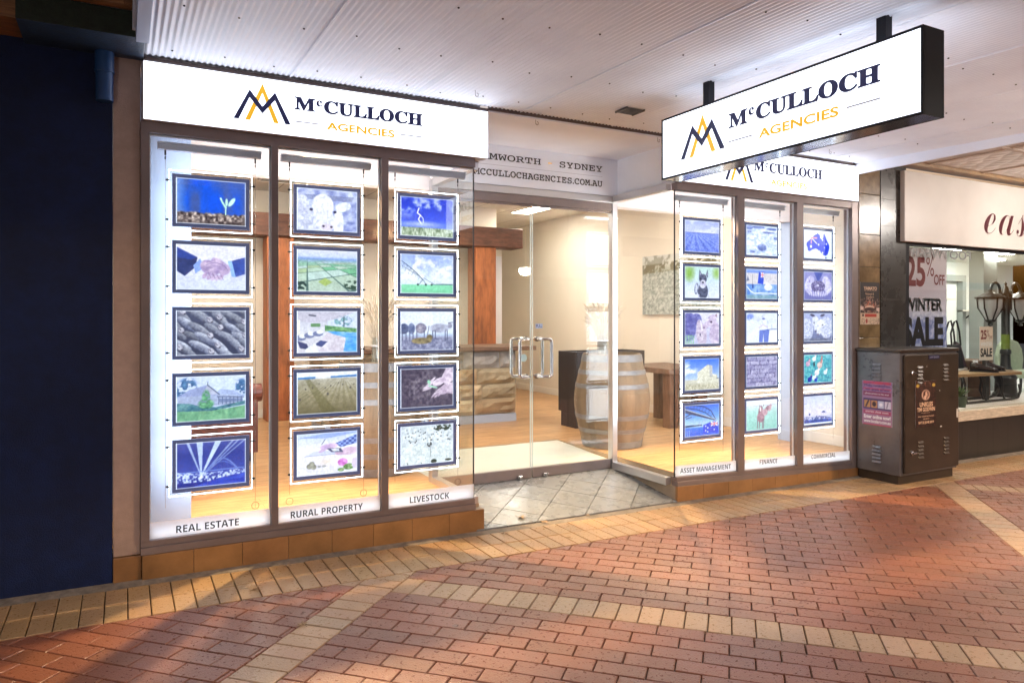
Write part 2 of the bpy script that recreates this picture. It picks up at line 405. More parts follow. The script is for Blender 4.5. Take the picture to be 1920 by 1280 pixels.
while x < 12:                                    # two rows of cream bricks along the shopfronts
    for y0, y1 in ((YB, YB+.236), (YB+.236, YB+.472)):
        slab_tile(b, [(x, y0), (x+.107, y0), (x+.107, y1), (x, y1)], zf, .0026, .0030, .012, jit(CRM2, .12))
    x += .107
struct(b, 'pavement', PAVER)
b = MB(); b.hexa([(-1.8, YB+.474, zg(-1.8)-.03), (12, YB+.474, zg(12)-.03), (12, .02, zg(12)-.03), (-1.8, .02, zg(-1.8)-.03),
                  (-1.8, YB+.474, zg(-1.8)-.006), (12, YB+.474, zg(12)-.006), (12, .02, zg(12)+.004), (-1.8, .02, zg(-1.8)+.004)])
struct(b, 'pavement_edge_cement', CEMENT)
# entrance ramp of diagonal stone tiles
ramp = lambda x, y: (zg(x)+.012)*(1-(y+.03)/.85)+.10*(y+.03)/.85
b = MB(); T = .305
for i in range(-3, 14):
    for j in range(4, 18):
        u, v = i*T+.10, j*T*1.0-1.0-.12
        p = [((a+c)/S2, (a-c)/S2) for a, c in ((u+1.0, v), (u+1.0, v+T), (u+1.0+T, v+T), (u+1.0+T, v))]
        for A in ((0, 1, .845), (0, -1, .035), (1, 0, 4.045), (-1, 0, -2.205)): p = clip(p, *A) if len(p) > 2 else p
        g = random.uniform(.18, .25)
        slab_tile(b, p, ramp, .0022, .0015, .01, (g*.95, g*.98, g*1.02), tilt=.0003)
struct(b, 'entrance_ramp_path', STONET)
b = MB(); b.hexa([(2.2, -.05, -.06), (4.05, -.05, -.07), (4.05, .86, .0), (2.2, .86, .0), (2.2, -.05, ramp(2.2, -.05)-.012), (4.05, -.05, ramp(4.05, -.05)-.012), (4.05, .86, .088), (2.2, .86, .088)])
struct(b, 'entrance_ramp_base_path', GROUT)

# road and the shops across it (behind the camera, seen only in reflections)
b = MB(); b.mesh([(-60, -18, zg(-60)-.10), (60, -18, zg(60)-.10), (60, -5.4, zg(60)-.10), (-60, -5.4, zg(-60)-.10)], [(0, 1, 2, 3)])
b.hexa([(-60, -5.4, -.2), (60, -5.4, -.6), (60, -5.25, -.6), (-60, -5.25, -.2), (-60, -5.4, zg(-60)), (60, -5.4, zg(60)), (60, -5.25, zg(60)), (-60, -5.25, zg(-60))])
struct(b, 'road', M('worn_asphalt', (.05, .05, .052), .7, var=.25, scale=20, bump=.3, bscale=120))
for k, (xa, xb, h, c) in enumerate(((-40, -12, 7.2, (.12, .07, .05)), (-12, 10, 8.4, (.16, .13, .10)), (10, 44, 7.0, (.10, .08, .075)))):
    t = thing('street_building', ((xa+xb)/2, -21, 0), ('plain brick', 'tall rendered', 'low grey')[k]+' two storey shop building across the road', 'building')
    m = MB(); m.box(xa, xb-.05, -27, -21, -.7, h); m.build('wall', M('street_wall_%s' % ('brick', 'render', 'grey')[k], c, .8, var=.2), t)
    m = MB(); m.box(xa, xb-.05, -21, -18.3, 3.1, 3.4); m.build('awning', M('street_awning_paint', (.1, .1, .1), .6), t)
    x = xa+1.2
    while x < xb-2:
        m = MB(); m.box(x, x+1.3, -20.998, -20.96, 4.4, 6.0); m.build('window', M('dark_street_window', (.02, .02, .03), .1), t); x += 3.1

# ================================================================ INTERIOR SHELL
FZ = .16; CZ = 3.2; XW = 6.57
b = MB()
for x0, x1, y0, y1 in ((-.3, 2.26, .045, 6.9), (4.2, XW, .045, 8.0), (2.26, 4.2, 2.1, 8.0)):
    b.box(x0, x1, y0, y1, .03, FZ-.001, 1); b.mesh([(x0, y0, FZ), (x1, y0, FZ), (x1, y1, FZ), (x0, y1, FZ)], [(0, 1, 2, 3)], 0)
struct(b, 'floor', [OAK, M('floor_edge_timber', (.42, .30, .19), .5, var=.1)])
b = MB(); b.hexa([(2.262, .86, .05), (4.198, .86, .05), (4.198, 2.098, .05), (2.262, 2.098, .05), (2.262, .86, .098), (4.198, .86, .098), (4.198, 2.098, FZ-.004), (2.262, 2.098, FZ-.004)])
struct(b, 'entry_floor_panel', M('pale_entry_vinyl', (.66, .64, .55), .35, var=.06, scale=4))
b = MB(); b.box(-.32, XW+.1, .86, 8.1, CZ, CZ+.05); struct(b, 'ceiling', CEILT)
b = MB(); b.box(-.4, -.3, .05, 5.6, 0, 3.3); b.box(-.4, 5.15, 5.45, 5.6, 0, CZ-.003); struct(b, 'back_wall', CREAM)
b = MB(); b.box(5.05, 5.15, 5.6, 8.0, 0, CZ-.003); b.box(5.05, XW, 8.0, 8.1, 0, CZ-.003); b.box(XW, XW+.1, .06, 8.1, 0, CZ-.004); struct(b, 'side_wall', CREAM)
b = MB(); b.box(4.96, 5.2, 5.36, 5.447, FZ, 2.45); struct(b, 'door_casing_trim', M('white_door_casing', (.8, .79, .8), .4))
b = MB(); b.box(XW-.014, XW-.002, .1, 8.0, FZ, FZ+.11); b.box(-.3, 4.95, 5.436, 5.448, FZ, FZ+.11); struct(b, 'skirting', SKIRT, bevel=.004)
b = MB(); b.box(-.3, 2.26, .862, .98, 2.54, CZ-.002); b.box(4.0, XW, .862, .98, 2.54, CZ-.002); b.box(2.262, 3.998, .862, .98, 2.57, CZ-.002); struct(b, 'bulkhead_wall', PINKW)
b = MB(); b.box(-.3, 2.19, .05, .86, 2.97, 3.0); b.box(4.06, XW, .05, .86, 2.97, 3.0); struct(b, 'window_box_ceiling', PINKW)
b = MB(); b.box(-.05, .375, .30, .36, FZ, 2.965); struct(b, 'partition_wall', COOLW, bevel=.004)
b = MB(); b.box(6.36, XW-.003, .82, .96, FZ, 2.53); b.box(6.35, XW-.003, .808, .972, FZ, FZ+.12); struct(b, 'wall_pillar', COOLW, bevel=.004)

# ================================================================ SHOPFRONT (one thing with its windows and doors)
front = thing('shopfront', (3.2, 0, 0), 'estate agency shopfront with six tall lit window panes and recessed glass double doors', 'shopfront')
zs = lambda x: .215 if x < 3 else .172-.029*(x-4.055)        # glass line of the sill
def plinth(x0, x1, ztop):
    m = MB(); n = round((x1-x0)/.283); w = (x1-x0)/n
    for i in range(n):
        a, c = x0+i*w+.0009, x0+(i+1)*w-.0009; k = random.uniform(.93, 1.05); col = (k, k*random.uniform(.96, 1.03), k*.97)
        m.hexa([(a, -.028, zg(a)-.02), (c, -.028, zg(c)-.02), (c, 0, zg(c)-.02), (a, 0, zg(a)-.02), (a, -.028, ztop(a)), (c, -.028, ztop(c)), (c, 0, ztop(c)), (a, 0, ztop(a))], 0, col)
    m.hexa([(x0+.002, -.022, zg(x0)-.02), (x1-.002, -.022, zg(x1)-.02), (x1-.002, .05, zg(x1)-.02), (x0+.002, .05, zg(x0)-.02), (x0+.002, -.022, ztop(x0)-.002), (x1-.002, -.022, ztop(x1)-.002), (x1-.002, .05, ztop(x1)-.002), (x0+.002, .05, ztop(x0)-.002)], 1)
    return m.build('plinth', [PLINTHM, GROUT], front, bevel=.003)
plinth(.092, 2.268, lambda x: .136); plinth(4.05, 6.335, lambda x: zs(x)-.075)
PPM = M('pale_painted_plinth', (.42, .34, .26), .5, var=.15, scale=6, dirt=.2)
b = MB(); b.box(2.20, 2.268, .0, .82, -.04, .136); b.build('return_plinth', PPM, front, bevel=.003)
b = MB(); b.hexa([(4.05, .0, -.06), (4.12, .0, -.06), (4.12, .82, -.02), (4.05, .82, -.02), (4.05, .0, .095), (4.12, .0, .095), (4.12, .82, .095), (4.05, .82, .095)])
b.build('return_plinth', PPM, front, bevel=.003)
b = MB(); b.box(-.053, .085, 0, .12, .142, 3.0); b.build('pillar', RENDERM, front, bevel=.005)
b = MB(); b.box(-.053, .0900, -.012, .12, -.03, .139, 0, (.95, .95, .95)); b.build('pillar_base', PLINTHM, front, bevel=.004)
b = MB(); b.box(.09, 2.262, .03, .09, 2.625, 3.3); b.build('fascia_wall', PINKW, front)
b = MB(); b.box(4.06, 6.34, .03, .09, 2.625, 3.3); b.build('fascia_wall', PINKW, front)
# right pillar of old brown tiles
b = MB(); PT = M('worn_brown_ceramic', (.30, .205, .105), .22, var=.35, scale=7, bump=.15, bscale=9, col=True, dirt=.45)
rows = [-.06, .45, .87, 1.30, 1.66, 2.0, 2.32, 2.72, 3.1]
for z0, z1 in zip(rows, rows[1:]):
    for xa, xb in ((6.372, 6.69),):
        k = random.uniform(.8, 1.12); b.box(xa, xb, -.014, .0, z0+.002, z1-.002, 0, (k, k*.98, k*.95))
b.box(6.372, 6.688, .0, .12, -.06, 3.1, 1); b.box(6.34, 6.369, -.02, .1, -.06, 3.0, 2)
b.build('tiled_pillar', [PT, GROUT, M('rusty_brown_trim', (.12, .075, .05), .6, var=.5, scale=14, bump=.4)], front, bevel=.003)
CAP = []
def window(x0, x1, mull0, mull1, caption, cu0, cu1, cw):
    """one pane: head, sill and the mullion on its left; glass and caption strip are its sub-parts"""
    a, c = x0, x1; f = MB()
    za, zc = zs(a), zs(c)
    f.box(mull0, c, -.022, .05, 2.563, 2.622); f.box(mull0, c, -.018, .044, 2.622, 2.628)
    f.hexa([(mull0, -.03, zs(mull0)-.075), (c, -.03, zc-.075), (c, .05, zc-.075), (mull0, .05, zs(mull0)-.075), (mull0, -.03, zs(mull0)-.035), (c, -.03, zc-.035), (c, .05, zc-.035), (mull0, .05, zs(mull0)-.035)])
    f.hexa([(mull0, -.016, zs(mull0)-.034), (c, -.016, zc-.034), (c, .05, zc-.034), (mull0, .05, zs(mull0)-.034), (mull0, -.016, zs(mull0)), (c, -.016, zc), (c, .05, zc), (mull0, .05, zs(mull0))])
    if mull1 > mull0:
        f.hexa([(mull0, -.024, zs(mull0)), (mull1, -.024, zs(mull1)), (mull1, .06, zs(mull1)), (mull0, .06, zs(mull0)), (mull0, -.024, 2.5625), (mull1, -.024, 2.5625), (mull1, .06, 2.5625), (mull0, .06, 2.5625)])
        f.box(mull0+.006, mull1-.006, -.026, -.0245, 2.59, 2.60)
    for xq in (a, c-.007): f.hexa([(xq, .0135, zs(xq)), (xq+.007, .0135, zs(xq)), (xq+.007, .030, zs(xq)), (xq, .030, zs(xq)), (xq, .0135, 2.562), (xq+.007, .0135, 2.562), (xq+.007, .030, 2.562), (xq, .030, 2.562)], 1) if not (xq == a == 4.05 or xq > 2.19 and xq < 2.3) else None
    f.box(a+.007, c-.007, .0135, .030, 2.554, 2.562, 1)
    w = f.build('window', [BRONZE, M('pale_glazing_bead', (.75, .77, .82), .4)], front, bevel=.002)
    g = MB(); g.hexa([(a+.002, .004, za+.002), (c-.002, .004, zc+.002), (c-.002, .012, zc+.002), (a+.002, .012, za+.002), (a+.002, .004, 2.561), (c-.002, .004, 2.561), (c-.002, .012, 2.561), (a+.002, .012, 2.561)])
    g.build('glass', GLASS, w)
    s = MB(); h0, h1 = .004, .100 if x0 < 3 else .092
    s.hexa([(a+.003, -.001, za+h0), (c-.003, -.001, zc+h0), (c-.003, .0025, zc+h0), (a+.003, .0025, za+h0), (a+.003, -.001, za+h1), (c-.003, -.001, zc+h1), (c-.003, .0025, zc+h1), (a+.003, .0025, za+h1)])
    sl = 0 if x0 < 3 else -.029
    s.text(sansb(caption), lambda u, ww, d: (u, -.001-d, ww+sl*(u-cu0)), cu0, cu1, cw, cw+.043 if x0 < 3 else cw+.041, .002, 1, bold=-.004)
    s.build('caption_strip', [STRIPM, BLACKV], w)
    q = MB(); q.hexa([(a+.02, .030, za+.022), (c-.02, .030, zc+.022), (c-.02, .042, zc+.022), (a+.02, .042, za+.022), (a+.02, .030, za+.048), (c-.02, .030, zc+.048), (c-.02, .042, zc+.048), (a+.02, .042, za+.048)]); q.build('added_strip_light', ADDED_STRIP_GLOW, w)  # added hidden glow that makes the caption strip look white
window(.13, .806, .0855, .13, 'REAL ESTATE', .271, .619, .237)
window(.847, 1.511, .806, .847, 'RURAL PROPERTY', .926, 1.389, .237)
window(1.559, 2.2, 1.511, 1.559, 'LIVESTOCK', 1.716, 2.007, .237)
window(4.05, 4.742, 4.05, 4.05, 'ASSET MANAGEMENT', 4.101, 4.675, .198)
window(4.818, 5.482, 4.742, 4.818, 'FINANCE', 5.024, 5.247, .183)
window(5.566, 6.25, 5.482, 5.566, 'COMMERCIAL', 5.70, 6.037, .170)
b = MB(); b.hexa([(6.25, -.026, zs(6.25)-.075), (6.338, -.026, zs(6.33)-.075), (6.338, .07, zs(6.33)-.075), (6.25, .07, zs(6.25)-.075), (6.25, -.026, 2.626), (6.338, -.026, 2.626), (6.338, .07, 2.626), (6.25, .07, 2.626)]); b.build('window_jamb', BRONZE, front, bevel=.003)
def side_window(x, xi):
    f = MB(); a, c = min(x, xi), max(x, xi); z0 = .215 if x < 3 else .168
    g = MB(); g.box(x-.004, x+.004, .016, .797, z0, 2.561); w = g.build('side_window', GLASS, front)
    f.box(a, c, .052, .795, 2.563, 2.622); f.build('head_frame', ALU, w, bevel=.003)
    f = MB(); f.box(a, c, .052, .795, z0-.07, z0-.004); f.build('sill_frame', ALU, w, bevel=.003)
    s = MB(); s.box(x-.003, x+.003, .0045, .0155, z0, 2.561); s.build('silicone_joint', BLACKV, w)
side_window(2.2, 2.26); side_window(4.05, 3.99)
b = MB()
for x0 in (2.2, 3.995): b.box(x0, x0+.055, .80, .875, .09, 2.62)
b.box(2.255, 3.995, .80, .87, 2.56, 2.62)
df = b.build('door_frame', ALU, front, bevel=.003)
b = MB(); b.box(2.257, 3.993, .805, .865, 2.485, 2.558); b.build('door_header', BRONZE, front, bevel=.003)
def door(x0, x1, hinge):
    g = MB(); g.box(x0+.002, x1-.002, .828, .838, .19, 2.466); d = g.build('door', GLASS, front)
    r = MB(); r.box(x0, x1, .822, .843, 2.467, 2.482); r.build('top_rail', BRONZE, d, bevel=.002)
    r = MB(); r.box(x0, x1, .815, .85, .104, .189)
    xm = x1 if hinge < 0 else x0
    for dq in (.12,):
        xx = xm+dq*hinge; r.box(xx-.025, xx+.025, .80, .815, .108, .135, 1); r.box(xx-.008, xx+.008, .79, .80, .08, .13, 1)
    r.build('bottom_rail', [BRONZE, STEEL], d, bevel=.002)
    r = MB(); xe = xm-.002*(-hinge) if hinge > 0 else xm-.002; r.box(xm-.0025 if hinge < 0 else xm-.0015, xm+.0015 if hinge < 0 else xm+.0025, .826, .840, .192, 2.464); r.build('polished_edge', M('polished_glass_edge', (.62, .70, .68), .25), d)
    xb = xm+hinge*.15; xa = xm+hinge*.045
    for yy, ys in ((.828, -1), (.838, 1)):
        h = MB(); y1 = yy+ys*.075; pts = []
        top, bot = 1.312, .985
        pts = [(xa, yy, top), (xa, yy+ys*.05, top)]
        for k in range(5):
            t = k/4*math.pi/2; pts.append((xa+hinge*.02*math.sin(t), yy+ys*(.05+.02*math.sin(t)), top))
        for k in range(6):
            t = k/5*math.pi/2; pts.append((xb-hinge*.03+hinge*.03*math.sin(t), y1, top-.03+.03*math.cos(t)))
        for k in range(6):
            t = k/5*math.pi/2; pts.append((xb-hinge*.03+hinge*.03*math.cos(t), y1, bot+.03-.03*math.sin(t)))
        pts += [(xa+hinge*.02, yy+ys*.07, bot), (xa, yy+ys*.05, bot), (xa, yy, bot)]
        h.tube(pts, .0145, 12); h.tube([(xa, yy, top), (xa, yy+ys*.008, top)], .022, 12); h.tube([(xa, yy, bot), (xa, yy+ys*.008, bot)], .022, 12)
        h.build('handle', STEEL, d, smooth=True)
    return d
dl = door(2.262, 3.136, -1); dr = door(3.154, 3.99, 1)
b = MB(); b.box(3.185, 3.255, .8255, .8278, 1.405, 1.445, 0); b.text('PULL', FY(.8255), 3.190, 3.250, 1.411, 1.439, .001, 1, bold=.01); b.build('pull_sticker', [M('pale_blue_sticker', (.45, .58, .85), .4), NAVY], dr)
b = MB(); b.lathe([(0, 0), (.033, 0), (.033, .0012), (0, .0012)], n=28)
o = MB(); o.v = [(3.065+p[0], .8265-p[2], 1.148+p[1]) for p in b.v]; o.f = b.f; o.m = b.m; o.c = b.c; o.build('push_sticker', M('frosted_teal_sticker', (.42, .60, .62), .5), dl)
# recess soffit and its white linings
b = MB(); b.box(2.285, 4.05, -.052, .87, 2.962, 2.99); b.build('recess_soffit', SOFM, front)
for xa, xb in ((4.05, 4.06), (2.19, 2.2)):
    b = MB(); b.box(xa, xb, .0, .815, 2.623, 2.961); b.build('recess_lining', SOFM, front)

# ================================================================ SIGNS
NV = [(.579, 2.694), (.672, 2.880), (.746, 2.785), (.821, 2.882), (.915, 2.694), (.882, 2.694), (.820, 2.832), (.746, 2.742), (.672, 2.832), (.610, 2.694)]
GD = [(.645, 2.694), (.747, 2.927), (.845, 2.694), (.815, 2.694), (.747, 2.868), (.675, 2.694)]
def logo(root, fn, x0, zb, sx, sz, lx=None, lsx=None):
    lx = x0 if lx is None else lx; lsx = lsx or sx
    g = lambda u, w, d: fn(x0+u*sx, zb+w*sz, d)
    gl = lambda u, w, d: fn(lx+(u-.938)*lsx, zb+(w-2.795)*sz, d)
    m = MB(); m.prism(GD, gl, .001, .004, 0)
    m.build('peak_emblem', [GOLD], root)
    m = MB(); m.prism(NV, gl, .0045, .0085, 0); m.build('zigzag_emblem', [NAVY], root)
    m = MB()
    m.text(serif('M'), g, 0, .128, 0, .082, .003, 0, bold=.032); m.text(serif('c'), g, .134, .174, .036, .078, .003, 0, bold=.032)
    m.text(serif('CULLOCH'), g, .182, .85, -.002, .084, .003, 0, bold=.032)
    m.text('AGENCIES', g, .199, .652, -.102, -.051, .003, 1, bold=.038)
    for u0, u1 in ((0, .161), (.689, .849)): m.mesh([g(u0, -.078, .003), g(u1, -.078, .003), g(u1, -.069, .003), g(u0, -.069, .003)], [(0, 1, 2, 3)], 2)
    m.build('lettering', [NAVY, GOLD, GREYV], root)
def fascia(x0, x1, z0, z1, label, *lg):
    t = thing('fascia_sign', ((x0+x1)/2, 0, z0), label, 'sign')
    m = MB(); m.box(x0, x1, -.052, .028, z0, z1, 0); m.build('sign_case', M('white_sign_case', (.8, .8, .82), .4), t)
    m = MB(); m.box(x0+.003, x1-.003, -.0545, -.0525, z0+.003, z1-.003, 0); m.build('sign_face', WHITE_SIGN, t)
    logo(t, FY(-.0548), *lg)
fascia(.098, 2.285, 2.629, 2.963, 'long backlit white fascia sign over the real estate, rural property and livestock windows', .938, 2.795, 1, 1)
fascia(4.062, 6.31, 2.629, 2.968, 'backlit white fascia sign over the asset management and commercial windows', 4.893, 2.792, 1.045, 1.08, 4.908, 1.0)
t = thing('hanging_sign', (3.21, -1.81, 2.405), 'long double-sided backlit box sign hanging across the footpath under the awning', 'sign')
m = MB(); X0, X1, Ya, Yb, Za, Zb = 3.13, 3.288, -2.702, -.925, 2.405, 2.803
F = .012
for x0, x1 in ((X0, X0+F), (X1-F, X1)):
    m.box(x0, x1, Ya, Yb, Za, Za+F); m.box(x0, x1, Ya, Yb, Zb-F, Zb); m.box(x0, x1, Ya, Ya+F, Za+F, Zb-F); m.box(x0, x1, Yb-F, Yb, Za+F, Zb-F)
m.box(X0+F, X1-F, Ya, Yb, Zb-.006, Zb); m.box(X0+F, X1-F, Ya, Ya+.006, Za, Zb-.006); m.box(X0+F, X1-F, Yb-.006, Yb, Za, Zb-.006)
m.build('sign_case', BLACKM, t, bevel=.002)
m = MB(); m.box(X0+F, X1-F, Ya+.007, Yb-.007, Za+.001, Za+.005); m.build('base_panel', M('polished_case_base', (.30, .31, .36), .12, .9), t)
for xx, d in ((X0, 1), (X1, -1)):
    m = MB(); a = xx+d*.004; m.box(min(a, a+d*.004), max(a, a+d*.004), Ya+F+.001, Yb-F-.001, Za+F+.001, Zb-F-.001); m.build('sign_face', WHITE_SIGN, t)
m = MB(); m.box(X0+.03, X1-.03, Ya+.05, Yb-.05, Zb+.001, Zb+.006); m.build('added_top_light', SIGN_TOP, t)  # added unseen glow above the case, brightens the awning ceiling
logo(t, lambda u, w, d: (X0+.0038-d, -u, w), 1.527, 2.606, 1.141, 1.05)
logo(t, lambda u, w, d: (X1-.0038+d, u, w), -2.12, 2.606, 1.141, 1.05)
for yy in (-1.28, -2.46):
    m = MB(); m.box(3.185, 3.235, yy-.025, yy+.025, Zb, 2.998+.024*yy); m.build('hanger_post', BLACKM, t, bevel=.002)
t = thing('entrance_sign', (3.12, .81, 2.62), 'white sign board over the glass double doors with town names and web address', 'sign')
m = MB(); m.box(2.202, 4.048, .80, .816, 2.624, 2.96); m.build('board', M('entrance_sign_board', (.86, .89, .97), .4), t)
m = MB(); e = FY(.7995)
m.text(slab('TAMWORTH'), e, 2.548, 3.222, 2.833, 2.887, .002, 0, bold=.006); m.text(slab('SYDNEY'), e, 3.414, 3.876, 2.831, 2.886, .002, 0, bold=.006)
m.mesh([e(3.296, 2.855, .002), e(3.335, 2.855, .002), e(3.335, 2.862, .002), e(3.296, 2.862, .002)], [(0, 1, 2, 3)], 1)
m.mesh([e(2.55, 2.789, .002), e(3.876, 2.789, .002), e(3.876, 2.7915, .002), e(2.55, 2.7915, .002)], [(0, 1, 2, 3)], 2)
m.text(slab('MCCULLOCHAGENCIES.COM.AU'), e, 2.571, 3.876, 2.696, 2.751, .002, 0, bold=.012)
m.build('lettering', [BLACKV, GOLD, GREYV], t)

# ================================================================ AWNINGS
za = lambda y: 2.995+.024*y
aw = thing('awning', (3.2, -1.8, 2.95), 'white corrugated awning over the footpath with rows of small screws', 'awning')
m = MB(); N = 193*8; xs = np.linspace(.10, 6.262, N); A = .0040
ys = [-3.7, -.07]
vs = []; fs = []
for y in ys:
    for x in xs: vs.append((x, y, za(y)+A*math.cos(2*math.pi*(x-.1)/.032)))
for i in range(N-1): fs.append((i, N+i, N+i+1, i+1))
m.mesh(vs, fs, 0)
for sx in (.905, 1.717, 2.535, 3.35, 4.165, 4.98, 5.79):              # sheet laps
    m.hexa([(sx, -3.7, za(-3.7)-A-.004), (sx+.005, -3.7, za(-3.7)-A-.004), (sx+.005, -.072, za(-.072)-A-.004), (sx, -.072, za(-.072)-A-.004), (sx, -3.7, za(-3.7)), (sx+.005, -3.7, za(-3.7)), (sx+.005, -.072, za(-.072)), (sx, -.072, za(-.072))], 0)
for y in (-.26, -.92, -1.58, -2.24):
    x = .2+random.uniform(0, .1)
    while x < 6.2:
        xx, yy = x+random.uniform(-.03, .03), y+random.uniform(-.04, .04); m.ball((xx, yy, za(yy)-A-.001), (.0062, .0062, .004), 6, 1); x += .272
m.build('soffit_sheet', [AWNM, SCREW], aw)
m = MB(); m.hexa([(.04, -3.7, za(-3.7)+.02), (6.30, -3.7, za(-3.7)+.02), (6.30, .0, za(0)+.02), (.04, .0, za(0)+.02), (.04, -3.7, 3.12), (6.30, -3.7, 3.12), (6.30, .0, 3.2), (.04, .0, 3.2)]); m.build('awning_roof', AWNM, aw)
m = MB(); m.box(.10, 2.284, -.062, -.045, 2.966, 2.981); m.box(2.286, 4.078, -.064, -.054, 2.972, 3.0); m.box(4.08, 6.31, -.062, -.045, 2.971, 2.983); m.build('edge_trim', M('brown_edge_trim', (.09, .06, .055), .5), aw)
m = MB(); m.box(6.264, 6.285, -3.7, -.05, za(-3.7)-.02, 3.1); m.build('edge_flashing', SOFM, aw)
m = MB(); m.box(.055, .118, -1.2, -.42, 2.935, 2.948); m.box(.055, .064, -1.2, -.42, 2.948, 3.1); m.build('bracket_plate', COOLW, aw, bevel=.003)
for hx, hy in ((2.03, -.38), (2.69, -.03), (3.83, -.04), (5.51, -.35)):
    z0 = za(hy)-A if hy < -.07 else 2.962
    pts = [(hx, hy, z0+.005), (hx, hy, z0-.02)]
    for k in range(9):
        a = k/8*1.5*math.pi; pts.append((hx+.012-.012*math.cos(a), hy, z0-.02-.012*math.sin(a)-.004))
    m = MB(); m.tube(pts, .0026, 6); m.build('hook', STEEL, aw, smooth='all')
m = MB(); cx, cy = 3.19, -.51; z0 = za(cy)-A-.012
for k in range(5): m.box(cx-.075, cx+.075, cy-.06+k*.027, cy-.048+k*.027, z0, z0+.01)
m.box(cx-.08, cx-.07, cy-.07, cy+.07, z0-.002, z0+.012); m.box(cx+.07, cx+.08, cy-.07, cy+.07, z0-.002, z0+.012); m.box(cx-.07, cx+.07, cy-.07, cy+.07, z0+.0105, z0+.012, 1)
m.build('vent', [M('dark_vent_metal', (.10, .10, .10), .5), M('vent_lens', (.6, .6, .6), .3)], aw)
# neighbour on the right: pressed metal ceiling under a slightly higher awning
nb = thing('shop_awning', (10, -1.8, 3.05), 'cream pressed-metal awning ceiling over the shoe shop footpath', 'awning')
PM = M('pressed_metal_cream', (.80, .74, .70), .5, var=.12, scale=5, bump=0, dirt=.2)
nt = PM.node_tree; n = nt.nodes; l = nt.links
tc = n.new('ShaderNodeTexCoord'); vo = n.new('ShaderNodeTexVoronoi'); vo.inputs['Scale'].default_value = 7; vo.feature = 'DISTANCE_TO_EDGE'; vo.inputs['Randomness'].default_value = .35
mp = n.new('ShaderNodeMapping'); mp.inputs['Rotation'].default_value = (0, 0, .78); l.new(tc.outputs['Object'], mp.inputs[0]); l.new(mp.outputs[0], vo.inputs[0])
bp = n.new('ShaderNodeBump'); bp.inputs['Strength'].default_value = .9; bp.inputs['Distance'].default_value = .03; l.new(vo.outputs[0], bp.inputs['Height']); l.new(bp.outputs[0], n['Principled BSDF'].inputs['Normal'])
m = MB(); m.box(6.31, 14, -3.7, .0, 3.075, 3.13); m.build('soffit_sheet', PM, nb)
m = MB()
for x in (7.25, 8.2, 9.15, 10.1, 11.05): m.box(x, x+.045, -3.7, -.02, 3.062, 3.0745)
for y in (-.95, -1.9, -2.85): m.box(6.31, 14, y, y+.045, 3.058, 3.0735)
m.build('cover_strip', M('cover_strip_paint', (.55, .44, .36), .5), nb)
m = MB(); m.box(6.40, 14, -.16, -.01, 3.036, 3.0745); m.build('cornice', M('tan_cornice', (.35, .23, .13), .5, var=.2), nb, bevel=.004)
for lx, ly, lz, lc, le, lab in ((8.9, -1.73, 2.84, (1, .92, .84), 210, 'round frosted lamp under the shoe shop awning, reflected in the brown tiled pillar'), (5.4, -3.3, 2.22, (1, .88, .76), 165, 'round frosted lamp under the outer edge of the corrugated awning'), (-.9, -2.4, 2.45, (1, .92, .9), 42, 'added out-of-view fill lamp in front of the navy painted wall')):  # lamp by the navy wall is an added fill for the left ceiling
  t = thing('awning_lamp', (lx, ly, lz), lab, 'lamp', 'round awning lamps')
  m = MB(); m.lathe([(0, .06), (.04, .06), (.10, .045), (.095, .03), (0, .03)], (lx, ly, lz), 24); m.tube([(lx, ly, lz+.055), (lx, ly, 3.06 if lx > 6 else 2.93 if lx > 0 else 3.165)], .012, 8); m.build('lamp_base', SKIRT, t)
  m = MB(); m.lathe([(.085, .03), (.095, -.01), (.075, -.055), (.04, -.075), (0, -.08)], (lx, ly, lz), 24); m.build('lamp_globe', emitter('lamp_globe_glow_%d' % int(lx+2), lc, le), t, smooth=True)
# neighbour on the left: dark painted beam, batten and peeling lining
lb = thing('awning_beam', (-.5, -.2, 2.97), 'dark mouldy green and blue beam over the navy wall', 'beam')
m = MB(); m.box(-.47, .10, -.379, -.003, 2.972, 2.976, 0); m.box(-.47, .10, -.385, -.379, 2.972, 3.105, 1); m.box(-.47, .10, -.378, -.003, 2.977, 3.1, 1); m.build('beam_box', [BLUEB, GREENB], lb, bevel=.004)
m = MB(); m.box(-6, -.475, -.30, -.003, 3.0, 3.09); m.build('beam_end', TIMB_OLD, lb)
lc = thing('neighbour_awning', (-3, -2, 3.15), 'peeling pale ceiling lining with brown timber batten left of the corrugated awning', 'awning')
m = MB(); m.box(-6, .05, -3.7, .0, 3.17, 3.22); m.build('ceiling_lining', PEEL, lc)
m = MB(); m.box(-6, .05, -.46, -.388, 3.105, 3.168); m.box(-.0, .05, -3.7, -.46, 3.105, 3.168); m.build('timber_batten', TIMB_OLD, lc, bevel=.004)
m = MB()
for k in range(16):
    x = random.uniform(-.45, .0); y = -.46-random.random()*.4; p = [(x+random.uniform(-.05, .05), y+random.uniform(-.03, .03), 3.168-random.uniform(0, .03)) for _ in range(4)]
    m.face(p)
tag(m.build('paint_flake', PEEL, lc), kind='stuff')
wl_ = thing('painted_wall', (-1, 0, 0), 'dark navy painted wall at the left edge with a short downpipe', 'wall')
m = MB(); m.box(-7, -.056, -.004, .2, -.02, 3.17); m.build('wall', NAVYWALL, wl_)
m = MB(); m.tube([(-.094, -.058, 2.971), (-.094, -.058, 2.86)], .048, 20); m.tube([(-.094, -.058, 2.862), (-.094, -.058, 2.70)], .044, 20); m.tube([(-.094, -.058, 2.858), (-.094, -.058, 2.87)], .051, 20); m.build('downpipe', NAVYPIPE, wl_, smooth=True)
